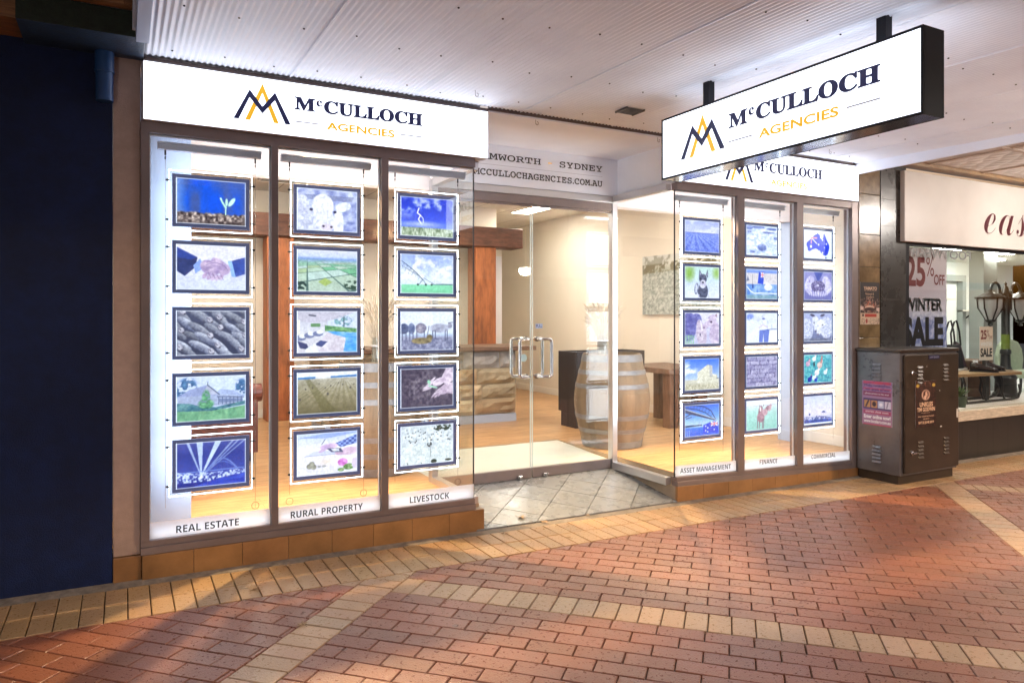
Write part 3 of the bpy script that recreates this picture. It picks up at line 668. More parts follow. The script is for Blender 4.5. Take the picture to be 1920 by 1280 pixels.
# ================================================================ INTERIOR THINGS
# ceiling lights
for (x, y, lab) in ((5.63, 5.2, 'long fluorescent ceiling light seen through the top of the right glass door'), (3.86, 4.4, 'fluorescent ceiling light seen above the lightning panel, left of the doors'),
                    (1.5, 2.0, None), (3.4, 1.9, None), (5.3, 2.1, None), (1.3, 4.0, None), (3.2, 6.6, None)):
    t = thing('ceiling_light', (x, y, CZ), lab or 'fluorescent ceiling light hidden above the bulkhead inside the agency', 'ceiling light', 'ceiling lights in the agency')
    m = MB(); m.box(x-.16, x+.16, y-.37, y-.355, CZ-.03, CZ-.001); m.box(x-.16, x+.16, y+.355, y+.37, CZ-.03, CZ-.001); m.box(x-.16, x-.15, y-.355, y+.355, CZ-.03, CZ-.001); m.box(x+.15, x+.16, y-.355, y+.355, CZ-.03, CZ-.001)
    m.build('frame', SKIRT, t)
    m = MB(); m.box(x-.149, x+.149, y-.354, y+.354, CZ-.022, CZ-.015); m.build('diffuser', TUBE, t)
def vent(x, y, lab):
    t = thing('air_vent', (x, y, CZ), lab, 'air vent')
    m = MB()
    for k in range(9): m.hexa([(x-.27, y-.27+k*.06, CZ-.03), (x+.27, y-.27+k*.06, CZ-.03), (x+.27, y-.255+k*.06, CZ-.03), (x-.27, y-.255+k*.06, CZ-.03), (x-.27, y-.24+k*.06, CZ-.005), (x+.27, y-.24+k*.06, CZ-.005), (x+.27, y-.225+k*.06, CZ-.005), (x-.27, y-.225+k*.06, CZ-.005)])
    m.build('louvre_grille', M('grey_grille', (.42, .40, .37), .5), t)
    m = MB()
    for a in (-1, 1): m.box(x-.3, x+.3, y+a*.29-.012, y+a*.29+.012, CZ-.03, CZ-.002); m.box(x+a*.29-.012, x+a*.29+.012, y-.277, y+.277, CZ-.03, CZ-.002)
    m.build('frame', SKIRT, t)
vent(1.75, 4.35, 'grey louvred air vent in the ceiling beside the cow head panel'); vent(4.2, 4.0, 'dark air vent in the ceiling above the timber lintel end')
# timber portal
t = thing('timber_portal', (3.2, 5.1, FZ), 'rough sawn timber lintel on two thick red posts inside the agency', 'timber frame')
def plank(x0, x1, y0, y1, z0, z1):
    m = MB(); m.box(x0, x1, y0, y1, z0, z1); return m
plank(1.62, 1.965, 5.0, 5.3, FZ, 2.545).build('post', POSTW, t, bevel=.012); plank(4.585, 4.92, 5.0, 5.3, FZ, 2.545).build('post', POSTW, t, bevel=.012)
plank(-.28, 5.36, 4.96, 5.34, 2.548, 2.842).build('lintel', LINTW, t, bevel=.015)
# reception desk
t = thing('reception_desk', (3.2, 3.8, FZ), 'reception desk faced with rough sandstone blocks under a live-edge timber top', 'desk')
m = MB(); z = .265
for zi, h in enumerate((.20, .185, .20, .215)):
    x = 2.0
    while x < 4.51:
        w = min(random.uniform(.28, .62), 4.51-x)
        if 4.51-x-w < .15: w = 4.51-x
        k = random.uniform(.7, 1.2); c = random.choice([(.56, .43, .28), (.50, .36, .22), (.48, .42, .36), (.62, .50, .34)]); c = tuple(q*k for q in c)
        if zi == 3 and x > 3.4: c = (.46, .44, .44)
        nx, nz = 7, 4; vs = []; yb = 3.63
        for j in range(nz+1):
            for i in range(nx+1):
                e = (i in (0, nx)) or (j in (0, nz)); vs.append((x+.005+(w-.01)*i/nx, yb-(0.0 if e else random.uniform(.018, .05)), z+.005+(h-.01)*j/nz))
        m.mesh(vs, [(j*(nx+1)+i, j*(nx+1)+i+1, (j+1)*(nx+1)+i+1, (j+1)*(nx+1)+i) for j in range(nz) for i in range(nx)], 0, c)
        x += w
    z += h
m.box(2.0, 4.505, 3.636, 4.3, .262, 1.065, 1)
m.build('stone_front', [STONE, MORTAR], t)
m = MB(); m.box(2.02, 4.50, 3.60, 4.28, FZ, .26); m.build('kickboard', COOLW, t)
m = MB(); n = 26; e = [(1.9+2.86*i/n, 3.53+random.uniform(-.025, .025)) for i in range(n+1)]
m.prism(e+[(4.76, 4.42), (1.9, 4.42)], lambda u, w, d: (u, w, d), 1.075, 1.13); m.build('desk_top', SLABW, t, bevel=.008)
# barrels
prof = [(0, 0), (.30, 0), (.305, .01), (.325, .10), (.365, .25), (.392, .40), (.398, .48), (.392, .56), (.365, .71), (.325, .86), (.305, .955), (.298, .965), (.285, .965), (.283, .93), (0, .93)]
def rad(z):
    for (r0, z0), (r1, z1) in zip(prof[1:], prof[2:]):
        if z0 <= z <= z1 and z1 > z0: return r0+(r1-r0)*(z-z0)/(z1-z0)
    return .3
def barrel(loc, label):
    t = thing('wine_barrel', (0, 0, 0), label, 'barrel', 'oak barrels in the shop')
    sc = [random.uniform(.75, 1.15) for _ in range(64)]; cs = [(.25*k, .17*k, .10*k) for k in sc]
    m = MB(); m.lathe(prof, (0, 0, 0), 56, 0, cf=lambda k: cs[(k//2) % 28]); m.build('staves', OAKB, t, smooth=True)
    for z0, z1 in ((.008, .075), (.16, .205), (.30, .345), (.615, .66), (.755, .80), (.885, .955)):
        m = MB(); m.lathe([(rad(z0)+.001, z0), (rad(z0)+.005, z0), (rad(z1)+.005, z1), (rad(z1)+.001, z1)], (0, 0, 0), 56); m.build('hoop', HOOP, t, smooth=True)
    return t
B0 = barrel(None, 'oak barrel with steel hoops standing inside the right glass door')
B1 = copy_tree(B0, (1.95, 1.48, FZ)); B1['label'] = 'oak barrel with steel hoops half hidden behind the rural property panels'
B0.location = (4.53, 1.55, FZ)
VG = glass('vase_glass', (.93, .96, .97), .10, .02)
def wheat(x, y, z, s, labv, labw, seed):
    rr = random.Random(seed)
    t = thing('glass_vase', (x, y, z), labv, 'vase')
    m = MB(); m.lathe([(0, 0), (.062, 0), (.066, .02), (.055, .16), (.058, .235), (.054, .235), (.051, .16), (.06, .025), (0, .02)], (x, y, z), 24); m.build('vase_body', VG, t, smooth=True)
    m = MB(); m.tube([(x+.06*math.cos(a), y+.06*math.sin(a), z+.165) for a in np.linspace(0, 2*math.pi, 15)], .008, 6); m.build('twine_bow', M('pale_ribbon', (.6, .6, .62), .6), t)
    w = MB()
    for k in range(95):
        a = rr.uniform(0, 2*math.pi); q = math.sqrt(rr.random()); b0 = .04*q; sp = (.06+.17*q)*s; h = rr.uniform(.40, .62)*s
        p0 = (x+b0*math.cos(a), y+b0*math.sin(a), z+.025); p1 = (x+(b0*.7+sp*.15)*math.cos(a), y+(b0*.7+sp*.15)*math.sin(a), z+h*.5); p2 = (x+sp*.6*math.cos(a), y+sp*.6*math.sin(a), z+h*.85); p3 = (x+sp*math.cos(a), y+sp*math.sin(a), z+h)
        w.tube([p0, p1, p2], .0016, 4, cap=False); w.tube([p2, tuple((i+j)/2 for i, j in zip(p2, p3)), p3], [.003, .0085, .002], 5)
        if rr.random() < .5: w.tube([p3, (p3[0]+.04*math.cos(a), p3[1]+.04*math.sin(a), p3[2]+rr.uniform(-.01, .05))], .0012, 3, cap=False)
    tag(w.build('dried_wheat', STRAW), labw, 'dried wheat', 'bunches of dried wheat')
wheat(1.95, 1.42, FZ+.93, 1.0, 'glass vase on the barrel behind the rural property panels', 'bunch of dried wheat behind the mullion between the patio and cattle panels', 3)
wheat(4.46, 1.62, FZ+.93, .95, 'glass vase on the barrel inside the right glass door', 'bunch of dried wheat above the barrel inside the right glass door', 5)
# red leather chesterfield armchair (faces right, mostly behind the first column of panels)
t = thing('leather_armchair', (.75, 2.75, FZ), 'oxblood leather chesterfield armchair behind the real estate panels', 'armchair')
m = MB(); m.box(.42, 1.10, 2.40, 3.10, .24, .48); m.build('seat_base', LEATHER, t, bevel=.04, seg=4)
m = MB(); m.box(.50, 1.12, 2.52, 2.98, .481, .60); m.build('seat_cushion', LEATHER, t, bevel=.05, seg=4)
m = MB(); m.hexa([(.40, 2.42, .48), (.56, 2.42, .48), (.56, 3.08, .48), (.40, 3.08, .48), (.30, 2.46, 1.0), (.46, 2.46, 1.0), (.46, 3.04, 1.0), (.30, 3.04, 1.0)]); m.tube([(.36, 2.44, 1.0), (.36, 3.06, 1.0)], .085, 16)
for i in range(4):
    for j in range(5): m.ball((.545-.02*i, 2.54+j*.105, .58+i*.11), .012, 6)
m.build('backrest', LEATHER, t, bevel=.03, seg=3)
for ya in (2.42, 3.08):
    m = MB(); m.tube([(.36, ya, .80), (.8, ya, .80), (1.13, ya, .80)], .085, 16); m.box(.42, 1.10, ya-.05, ya+.05, .25, .80); m.ball((1.13, ya, .80), (.02, .085, .085), 14); m.build('armrest', LEATHER, t, bevel=.02)
for xa in (.47, 1.05):
    for ya in (2.46, 3.04):
        m = MB(); m.tube([(xa, ya, FZ), (xa, ya, .245)], [.018, .028], 10); m.build('leg', DARKF, t)
# dark cabinet seat and live edge table by the right wall
t = thing('dark_cabinet', (5.3, 2.9, FZ), 'dark open-topped cabinet behind the barrel by the right wall', 'cabinet')
m = MB(); m.box(4.80, 5.82, 2.62, 2.65, .40, 1.085); m.box(4.80, 4.83, 2.65, 3.05, .34, 1.085); m.box(5.79, 5.82, 2.65, 3.05, .40, 1.085); m.box(4.83, 5.79, 3.02, 3.05, .40, 1.085); m.box(4.83, 5.79, 2.65, 3.02, .43, .46); m.build('cabinet_body', DARKF, t, bevel=.005)
for x in (4.84, 5.76):
    m = MB(); m.box(x-.03, x+.03, 2.66, 3.0, FZ, .40); m.build('leg', DARKF, t)
t = thing('timber_table', (6.1, 2.2, FZ), 'heavy timber table with a live-edge top by the right wall', 'table')
m = MB(); n = 18; e = [(5.72+.8*i/n, 2.02+random.uniform(-.02, .02)) for i in range(n+1)]; m.prism(e+[(6.54, 3.1), (5.72, 3.1)], lambda u, w, d: (u, w, d), .82, .885); m.build('table_top', TABLEW, t, bevel=.008)
for x0, x1 in ((5.80, 5.93), (6.25, 6.40)):
    m = MB(); m.box(x0, x1, 2.12, 2.25, FZ, .818); m.build('leg', TABLEW, t, bevel=.006); m = MB(); m.box(x0, x1, 2.85, 2.98, FZ, .818); m.build('leg', TABLEW, t, bevel=.006)
m = MB(); m.box(5.93, 6.25, 2.14, 2.2, FZ+.10, FZ+.26); m.box(5.93, 6.25, 2.14, 2.2, .70, .815); m.build('cross_rail', TABLEW, t)
# light switch, wall socket
for (x, y, z, nm, lab) in ((4.75, 5.441, 1.38, 'light_switch', 'white light switch on the cream wall beside the timber post'),):
    pass
m = MB(); m.box(XW-.012, XW-.001, 5.0, 5.08, 1.28, 1.42, 0); m.box(XW-.016, XW-.012, 5.03, 5.05, 1.33, 1.37, 0); tag(m.build('light_switch', SKIRT, bevel=.003), 'white light switch on the cream side wall behind the doors', 'light switch')

for x, y, lab in ((1.19, .52, 'small recessed downlight above the rural property panels'), (4.40, .55, 'small recessed downlight above the asset management panels')):
    t = thing('downlight', (x, y, 2.95), lab, 'downlight', 'downlights in the window ceiling')
    m = MB(); m.lathe([(.045, .018), (.05, .018), (.05, .0), (.045, -.004), (.04, .0), (.035, .018)], (x, y, 2.951), 20); m.build('trim_ring', STEEL, t, smooth=True)
# ================================================================ CABLE RAILS
for k, (xc, w, cap) in enumerate(((.476, .50, 'real estate'), (1.187, .475, 'rural property'), (1.89, .46, 'livestock'), (4.452, .49, 'asset management'), (5.178, .47, 'finance'), (5.935, .44, 'commercial'))):
    t = thing('cable_display', (xc, .12, 2.5), 'pair of thin hanging cables under an aluminium rail in the %s window' % cap, 'display cable', 'cable rails of the window displays')
    m = MB(); a0 = xc-.30; a1 = xc+.29; m.box(a0, a1, .10, .14, 2.50, 2.545); m.box(a0, a1, .09, .10, 2.53, 2.545); m.build('rail', M('satin_rail', (.66, .76, .92), .35, 0), t, bevel=.003)
    m = MB(); m.box(a0+.02, a1-.02, .1405, .150, 2.515, 2.535); m.build('added_rail_light', ADDED_RAIL_GLOW, t)  # added glow behind the rail to brighten the bulkhead
    for s in (-1, 1):
        x = xc+s*(w/2+.0065)
        m = MB(); m.tube([(x, .12, 2.50), (x, .12, .30 if s > 0 else .36)], .0012, 5); m.build('cable', STEEL, t)
        m = MB(); m.tube([(x, .12, 2.47), (x, .12, 2.50)], .0055, 8); m.tube([(x, .12, 2.445), (x, .12, 2.462)], .004, 8); m.build('cable_grip', BLACKM, t)
        if xc < 3 and (s > 0 or k == 1):
            m = MB(); m.tube([(x+.022*math.sin(a), .12, .315-.022*math.cos(a)) for a in np.linspace(0, 2*math.pi, 17)], .0014, 5); m.build('cable_coil', BLACKM, t)

# ================================================================ ELECTRICAL CABINET ON THE FOOTPATH
t = thing('electrical_cabinet', (6.74, -.27, -.05), 'brown steel electrical cabinet with posters on the footpath between the shops', 'cabinet')
BR = M('brown_enamel_steel', (.048, .034, .025), .36, .25, var=.18, scale=5, bump=.05, bscale=60, dirt=.25)
BRS = M('grey_brown_enamel_steel', (.16, .15, .155), .30, .3, var=.2, scale=5, bump=.05, bscale=60, dirt=.25)
X0, X1, Y0, Y1, Z0, Z1 = 6.30, 7.185, -.485, -.04, -.06, 1.205
m = MB(); m.box(X0, X1, Y0, Y1, .035, Z1-.03, 1); m.box(X0+.015, X1-.015, Y0+.03, Y1-.01, Z0, .035, 0); m.box(X0-.012, X1+.012, Y0-.02, Y1+.01, Z1-.03, Z1, 0)
m.build('cabinet_body', [BR, BRS], t, bevel=.006)
m = MB(); m.box(X0+.035, X1-.01, Y0-.026, Y0-.001, .06, Z1-.05); dd = m.build('door', BR, t, bevel=.008)
def louvre(par, x, z, n, along_x=True, w=.085):
    m = MB()
    for k in range(n):
        zz = z-k*.035
        if along_x: pts = [(x-w/2, Y0-.0265), (x+w/2, Y0-.0265)]; m.hexa([(x-w/2, Y0-.0262, zz-.008), (x+w/2, Y0-.0262, zz-.008), (x+w/2, Y0-.0258, zz+.016), (x-w/2, Y0-.0258, zz+.016), (x-w/2+.006, Y0-.040, zz-.006), (x+w/2-.006, Y0-.040, zz-.006), (x+w/2-.01, Y0-.028, zz+.012), (x-w/2+.01, Y0-.028, zz+.012)])
        else: m.hexa([(X0-.0002, x-w/2, zz-.008), (X0-.0002, x+w/2, zz-.008), (X0, x+w/2, zz+.016), (X0, x-w/2, zz+.016), (X0-.014, x-w/2+.006, zz-.006), (X0-.014, x+w/2-.006, zz-.006), (X0-.002, x+w/2-.01, zz+.012), (X0-.002, x-w/2+.01, zz+.012)])
    m.build('louvre_vent', BR if along_x else BRS, par, bevel=.002)
for x, z in ((6.56, 1.03), (6.96, 1.04), (6.57, .33), (6.97, .34)): louvre(dd, x, z, 5)
louvre(t, -.25, 1.05, 5, False, .10); louvre(t, -.25, .27, 5, False, .10)
for z in (.985, .245):
    m = MB(); a = [(6.435, Y0-.026, z), (6.435, Y0-.038, z), (6.435, Y0-.045, z)]; m.tube(a, [.020, .020, .012], 14); m.box(6.425, 6.47, Y0-.058, Y0-.044, z-.008, z+.008); m.build('lock_knob', STEEL, dd, bevel=.002)
m = MB(); m.box(6.69, 6.86, Y0-.0285, Y0-.0265, 1.105, 1.145, 0)
m.text('LAMP SENSOR', FY(Y0-.0286), 6.705, 6.845, 1.116, 1.134, .001, 1); m.build('name_plate', [M('blue_plate', (.012, .012, .05), .3), M('plate_letters', (.35, .35, .5), .5)], dd)
m = MB()
for x, z, w, h in ((6.87, .455, .03, .012), (7.135, .53, .028, .085), (6.66, 1.035, .008, .008), (6.86, .8, .01, .008), (6.78, .52, .008, .008), (6.55, .70, .009, .012)):
    m.box(x, x+w, Y0-.0272, Y0-.0262, z, z+h)
m.build('paint_chip', M('paint_chip_grey', (.5, .48, .45), .6), dd)

# ================================================================ SHOE SHOP ON THE RIGHT
sh = thing('shoe_shop', (9, .5, 0), 'shoe shop at the right with black tiled base and a lit display window', 'shop')
m = MB(); m.box(6.693, 7.10, -.02, .1, -.08, 3.07); m.build('tiled_pier', M('dark_slate_tile', (.05, .047, .045), .28, var=.3, scale=3, bump=.05), sh)
m = MB()
for z in (-.0, .42, .84, 1.26, 1.68, 2.1, 2.42, 2.69): m.box(6.70, 7.095, -.0215, -.0195, z, z+.005)
m.build('tile_joint', GROUT, sh)
m = MB(); m.box(7.10, 14, -.01, .1, -.12, .36); m.build('stall_riser', BLACKT, sh)
m = MB(); m.box(7.10, 14, -.03, .12, .365, .475); m.build('window_sill', M('pale_travertine', (.45, .40, .33), .5, var=.35, scale=10, stretch=(1, 4, 6)), sh, bevel=.004)
m = MB(); m.box(7.10, 7.15, -.02, .05, .475, 2.28); m.box(7.15, 14, -.02, .05, 2.245, 2.282); m.build('window_frame', BLACKM, sh)
m = MB(); m.box(7.15, 14, .004, .012, .476, 2.244); m.build('glass', GLASS, sh)
m = MB(); m.box(7.02, 14, .12, 2.5, .40, .47); m.build('display_floor', M('display_white_cloth', (.75, .75, .76), .7, var=.08, scale=6, bump=.5, bscale=8), sh)
m = MB(); m.box(7.0, 14, 2.5, 2.6, .4, 3.0); m.box(7.0, 7.09, .1, 2.5, .4, 3.0); m.build('back_wall', M('shop_white_wall', (.76, .80, .77), .7), sh)
m = MB(); m.box(7.0, 14, .105, 2.6, 2.42, 2.46); m.build('shop_ceiling', M('shop_ceiling_paint', (.72, .74, .68), .7), sh)
m = MB(); m.box(10.54, 10.87, 1.1, 1.3, .47, 2.42); m.box(9.80, 9.95, 1.4, 1.5, .47, 2.42); m.box(11.6, 11.7, 2.4, 2.5, .47, 2.2); m.box(12.3, 12.4, 2.4, 2.5, .47, 2.2); m.box(11.7, 12.3, 2.4, 2.5, 2.1, 2.2); m.build('grey_column', M('grey_green_paint', (.28, .31, .30), .5), sh)
m = MB(); m.text('FOOTWEAR', FY(.003), 7.21, 8.29, 2.13, 2.23, .001, 0, bold=.02, flip=True); m.build('reversed_lettering', M('grey_mirrored_letters', (.24, .25, .25), .5), sh)  # mirror-written letters drawn flat at the window glass
m = MB()
for x, y in ((8.3, 1.2), (9.6, 1.0), (10.9, 1.1), (12, 1.8), (12.6, .8)): m.box(x-.3, x+.3, y-.06, y+.06, 2.40, 2.418)
m.build('ceiling_lamp', SHOP_TUBE, sh)
t = thing('shop_sign', (10, 0, 2.3), 'cream sign board with maroon handwritten lettering over the shoe shop window', 'sign')
m = MB(); m.box(6.995, 14, -.075, -.023, 2.275, 2.995); m.build('board', M('cream_sign_board', (.80, .76, .71), .4, var=.04, scale=2, dirt=.08), t, bevel=.004)
m = MB(); m.text('𝓮𝓪𝓼', FY(-.076), 8.40, 9.24, 2.43, 2.685, .002, 0, bold=-.010); m.text('𝓯', FY(-.076), 9.22, 9.5, 2.30, 2.40, .002, 0); m.build('lettering', M('maroon_vinyl', s8(92, 40, 50), .4), t)

# display lamp post
IR = M('black_cast_iron', (.012, .013, .013), .4, .3)
LX, LY = 10.16, .62
t = thing('display_lamp_post', (LX, LY, .47), 'black ornamental twin-lantern lamp post standing in the shoe shop window', 'lamp post')
m = MB(); m.lathe([(0, 0), (.15, 0), (.16, .03), (.13, .06), (.12, .22), (.135, .25), (.10, .30), (.085, .34), (.06, .40), (.055, .55), (.065, .56), (.065, .60), (.05, .62), (.048, 1.28), (.07, 1.30), (.07, 1.34), (.045, 1.36), (.03, 1.42), (.012, 1.45), (.02, 1.47), (0, 1.50)], (LX, LY, .47), 16); m.build('post', IR, t, smooth=True)
m = MB(); m.lathe([(.0485, 0), (.0515, .0), (.0515, .26), (.0485, .26)], (LX, LY, 1.02), 16); m.build('ribbon_wrap', M('green_ribbon', (.12, .18, .02), .5), t, smooth=True)
for s in (-1, 1):
    x1 = LX+s*.35
    pts = [(LX+s*.05, LY, 1.60), (LX+s*.12, LY, 1.60), (LX+s*.13, LY, 1.76)]+[(LX+s*(.24-.11*math.cos(a)), LY, 1.84+.11*math.sin(a)) for a in np.linspace(0, math.pi, 10)]
    m = MB(); m.tube(pts, .017, 8); m.tube([(LX+s*.05, LY, 1.74), (LX+s*.13, LY, 1.74)], .012, 8); m.build('arm', IR, t, smooth=True)
    lp = MB(); lp.lathe([(0, .13), (.02, .12), (.03, .09), (.10, .06), (.175, .02), (.17, .0), (.15, -.0)], (x1, LY, 1.74), 12)
    for k in range(6):
        a = k*math.pi/3; lp.tube([(x1+.145*math.cos(a), LY+.145*math.sin(a), 1.74), (x1+.135*math.cos(a), LY+.135*math.sin(a), 1.62), (x1+.05*math.cos(a), LY+.05*math.sin(a), 1.47)], .009, 5)
    lp.lathe([(.06, -.27), (.06, -.29), (.025, -.31), (.03, -.34), (0, -.36)], (x1, LY, 1.74), 12); ln = lp.build('lantern', IR, t)
    m = MB(); m.lathe([(.14, 0), (.13, -.12), (.05, -.27)], (x1, LY, 1.74), 12); m.build('lantern_glass', M('frosted_lantern_glass', (.35, .37, .38), .3), ln, smooth=True)
# timber sled used as a display bench, boots on it
t = thing('sled_bench', (9.2, .45, .47), 'wooden sled with black runners used as a shoe display bench', 'bench')
m = MB(); m.prism([(8.58, .32), (9.72, .20), (9.95, .38), (9.90, .62), (8.9, .78), (8.58, .62)], lambda u, w, d: (u, w, d), .80, .835); m.build('bench_top', M('sled_plank', (.30, .18, .08), .5, var=.3, scale=8, stretch=(1, 8, 8)), t, bevel=.006)
for yy in (.34, .60):
    m = MB(); m.tube([(8.55, yy, .74), (8.50, yy, .60), (8.56, yy, .50), (8.7, yy, .485), (9.75, yy, .485), (9.9, yy, .50), (9.96, yy, .58), (9.92, yy, .66)], .016, 8)
    for x in (8.8, 9.2, 9.6): m.tube([(x-.08, yy, .80), (x-.03, yy, .70), (x-.06, yy, .58), (x, yy, .50)], .014, 7)
    m.build('runner', IR, t, smooth=True)
SHOE = M('dark_brown_leather', (.022, .011, .009), .25, var=.4, scale=8)
def shoe(x, y, rot, lab):
    m = MB(); L = [(-.13, .040, .10), (-.09, .045, .115), (-.02, .045, .085), (.06, .050, .06), (.12, .045, .045), (.155, .02, .03)]; vs = []; n = 10
    ca, sa = math.cos(rot), math.sin(rot)
    for (l, w, h) in L:
        for k in range(n):
            a = 2*math.pi*k/n; px, py, pz = l, w*math.cos(a), max(0, h*.5+h*.5*math.sin(a))
            vs.append((x+px*ca-py*sa, y+px*sa+py*ca, .848+pz))
    fs = [(i*n+k, i*n+(k+1) % n, (i+1)*n+(k+1) % n, (i+1)*n+k) for i in range(len(L)-1) for k in range(n)]+[tuple(range(n)), tuple(range((len(L)-1)*n, len(L)*n))]
    m.mesh(vs, fs)
    o = tag(m.build('leather_shoe', SHOE, smooth='all'), lab, 'shoe', 'shoes on the sled bench')
    s = MB(); s.prism([(x+px*ca-py*sa, y+px*sa+py*ca) for px, py in ((-.14, -.04), (.05, -.05), (.14, -.035), (.165, 0), (.14, .035), (.05, .05), (-.14, .04))], lambda u, w, d: (u, w, d), .8355, .8475); s.build('sole', BLACKM, o)
shoe(9.24, .40, -1.2, 'dark brown leather shoe with toe towards the street on the sled bench')
shoe(9.52, .42, -.25, 'dark brown leather shoe lying lengthwise on the sled bench')
m = MB(); m.box(9.27, 9.37, .53, .535, .86, .97); tag(m.build('price_card', WHITEV), 'small white price card behind the shoes', 'price card')
t = thing('handbag', (9.22, .75, .80), 'black leather handbag hanging from tall looped straps in the window', 'handbag')
m = MB(); m.hexa([(9.08, .68, .86), (9.36, .68, .86), (9.36, .80, .86), (9.08, .80, .86), (9.11, .71, 1.16), (9.33, .71, 1.16), (9.33, .77, 1.16), (9.11, .77, 1.16)]); m.build('bag_body', BLACKM, t, bevel=.015)
for yy in (.705, .775):
    m = MB(); m.tube([(9.12, yy, 1.15), (9.10, yy, 1.30), (9.17, yy, 1.44), (9.22, yy, 1.46), (9.28, yy, 1.32), (9.31, yy, 1.15)], .011, 7); m.build('strap', BLACKM, t, smooth=True)
m = MB(); m.box(9.05, 9.38, .66, .82, .47, .855); tag(m.build('display_plinth', M('white_plinth', (.6, .6, .58), .5), bevel=.006), 'pale box under the black handbag', 'display box')
def pot(x, y, z, s, lab, seed, green):
    rr = random.Random(seed); t = thing('potted_plant', (x, y, z), lab, 'plant')
    m = MB(); m.lathe([(0, 0), (.05*s, 0), (.065*s, .10*s), (.06*s, .10*s), (.055*s, .085*s), (0, .085*s)], (x, y, z), 14); m.build('pot', M('dark_green_pot', (.03, .05, .03), .5), t, smooth=True)
    m = MB()
    for k in range(46):
        a = rr.uniform(0, 6.28); e = rr.uniform(.5, 1.4); L = rr.uniform(.09, .17)*s
        d = Vector((math.cos(a)*math.cos(e), math.sin(a)*math.cos(e), math.sin(e))); p = Vector((x, y, z+.085*s)); q = p+d*L*.6; r = q+Vector((d.x*.6, d.y*.6, d.z*.3))*L*.5; sd = Vector((-math.sin(a), math.cos(a), 0))*.007*s
        m.face([p-sd*.4, p+sd*.4, q+sd, q-sd]); m.face([q-sd, q+sd, r])
    m.build('leaves', M('plant_leaf_'+green, (.07, .12, .03) if green == 'olive' else (.10, .16, .07), .5, var=.4, scale=30), t)
pot(8.48, .24, .47, 1.25, 'small spiky green pot plant at the foot of the sled bench', 2, 'olive'); pot(11.35, 2.25, 1.80, 1.6, 'leafy pot plant on the white wall shelf', 4, 'grey'); pot(10.45, 1.9, 1.12, 2.0, 'bushy plant on a stand behind the small sale sign', 6, 'grey')
m = MB(); m.box(10.30, 10.60, 1.75, 2.05, .47, 1.115); tag(m.build('plant_stand', M('white_plinth', (.6, .6, .58), .5), bevel=.006), 'white stand under the bushy plant', 'stand')
for x0, x1, z, lab in ((11.1, 11.62, 1.78, 'white wall shelf with the leafy pot plant'), (12.3, 13.1, 1.60, 'white wall shelf right of the grey door frame')):
    t = thing('wall_shelf', ((x0+x1)/2, 2.4, z), lab, 'shelf'); m = MB(); m.box(x0, x1, 2.1, 2.495, z, z+.025); m.build('shelf_board', SKIRT, t)
    for x in (x0+.1, x1-.1):
        m = MB(); m.tube([(x, 2.49, z-.2), (x, 2.42, z-.12), (x, 2.30, z-.03), (x, 2.2, z-.005)], .012, 6); m.tube([(x, 2.485, z-.22), (x, 2.485, z)], .012, 6); m.build('bracket', IR, t)
# red tall boot on the back stand, brown round table, pale chair
t = thing('round_side_table', (9.87, .95, .47), 'low brown round drum table behind the shoes', 'table')
m = MB(); m.lathe([(0, 0), (.27, 0), (.29, .02), (.29, .44), (0, .44)], (9.87, .98, .47), 28); m.build('drum', M('brown_drum', (.14, .075, .04), .5, var=.3, scale=5), t, smooth=True)
m = MB(); m.lathe([(0, 0), (.32, 0), (.32, .03), (0, .03)], (9.87, .98, .911), 28); m.build('table_top', M('brown_drum', (.14, .075, .04), .5), t, smooth=True)
m = MB(); m.lathe([(0, 0), (.045, .0), (.05, .10), (.05, .28), (.055, .34), (.05, .34), (0, .30)], (10.02, 1.45, 1.07), 14)
m.ball((10.0, 1.36, 1.09), (.045, .11, .045), 10); tag(m.build('tall_boot', M('red_boot_leather', (.35, .06, .03), .35), smooth='all'), 'tall red leather boot standing behind the handbag', 'boot')
m = MB(); m.box(9.93, 10.12, 1.28, 1.55, .47, 1.045); tag(m.build('boot_stand', M('white_plinth', (.6, .6, .58), .5), bevel=.006), 'pale stand under the tall red boot', 'stand')
t = thing('wingback_chair', (11.1, 1.0, .47), 'pale green rounded-back chair at the right edge of the shop window', 'chair')
CH = M('pale_green_fabric', (.34, .40, .30), .8, var=.1, scale=20)
m = MB(); n = 20; pr = [(10.86+.30*(1-math.cos(a))*.9, 1.0+.17*math.sin(a)) for a in np.linspace(0, math.pi/2, 8)]
m.prism([(10.84, .70), (10.80, .95), (10.86, 1.10), (10.98, 1.17), (11.16, 1.19), (11.32, 1.15), (11.42, 1.05), (11.46, .9), (11.42, .70)], lambda u, w, d: (u, d, w), 1.05, 1.12); m.build('backrest', CH, t, bevel=.02)
m = MB(); m.box(10.86, 11.42, .70, 1.05, .66, .76); m.build('seat', CH, t, bevel=.03)
for x in (10.9, 11.38):
    for y in (.75, 1.05):
        m = MB(); m.tube([(x, y, .47), (x, y, .66)], [.015, .022], 8); m.build('leg', IR, t)
# purse hanging near the small sale sign
m = MB(); m.hexa([(9.40, .82, .90), (9.62, .80, .86), (9.62, .86, .86), (9.40, .90, .90), (9.44, .84, 1.20), (9.54, .83, 1.16), (9.54, .86, 1.16), (9.44, .88, 1.20)]); tag(m.build('scarf', M('plum_fabric', (.07, .03, .045), .7, var=.4, scale=18), bevel=.02), 'plum striped scarf draped beside the handbag', 'scarf')
m = MB(); m.box(9.41, 9.61, .79, .91, .47, .857); tag(m.build('scarf_stand', M('white_plinth', (.6, .6, .58), .5)), 'pale box under the plum scarf', 'display box')

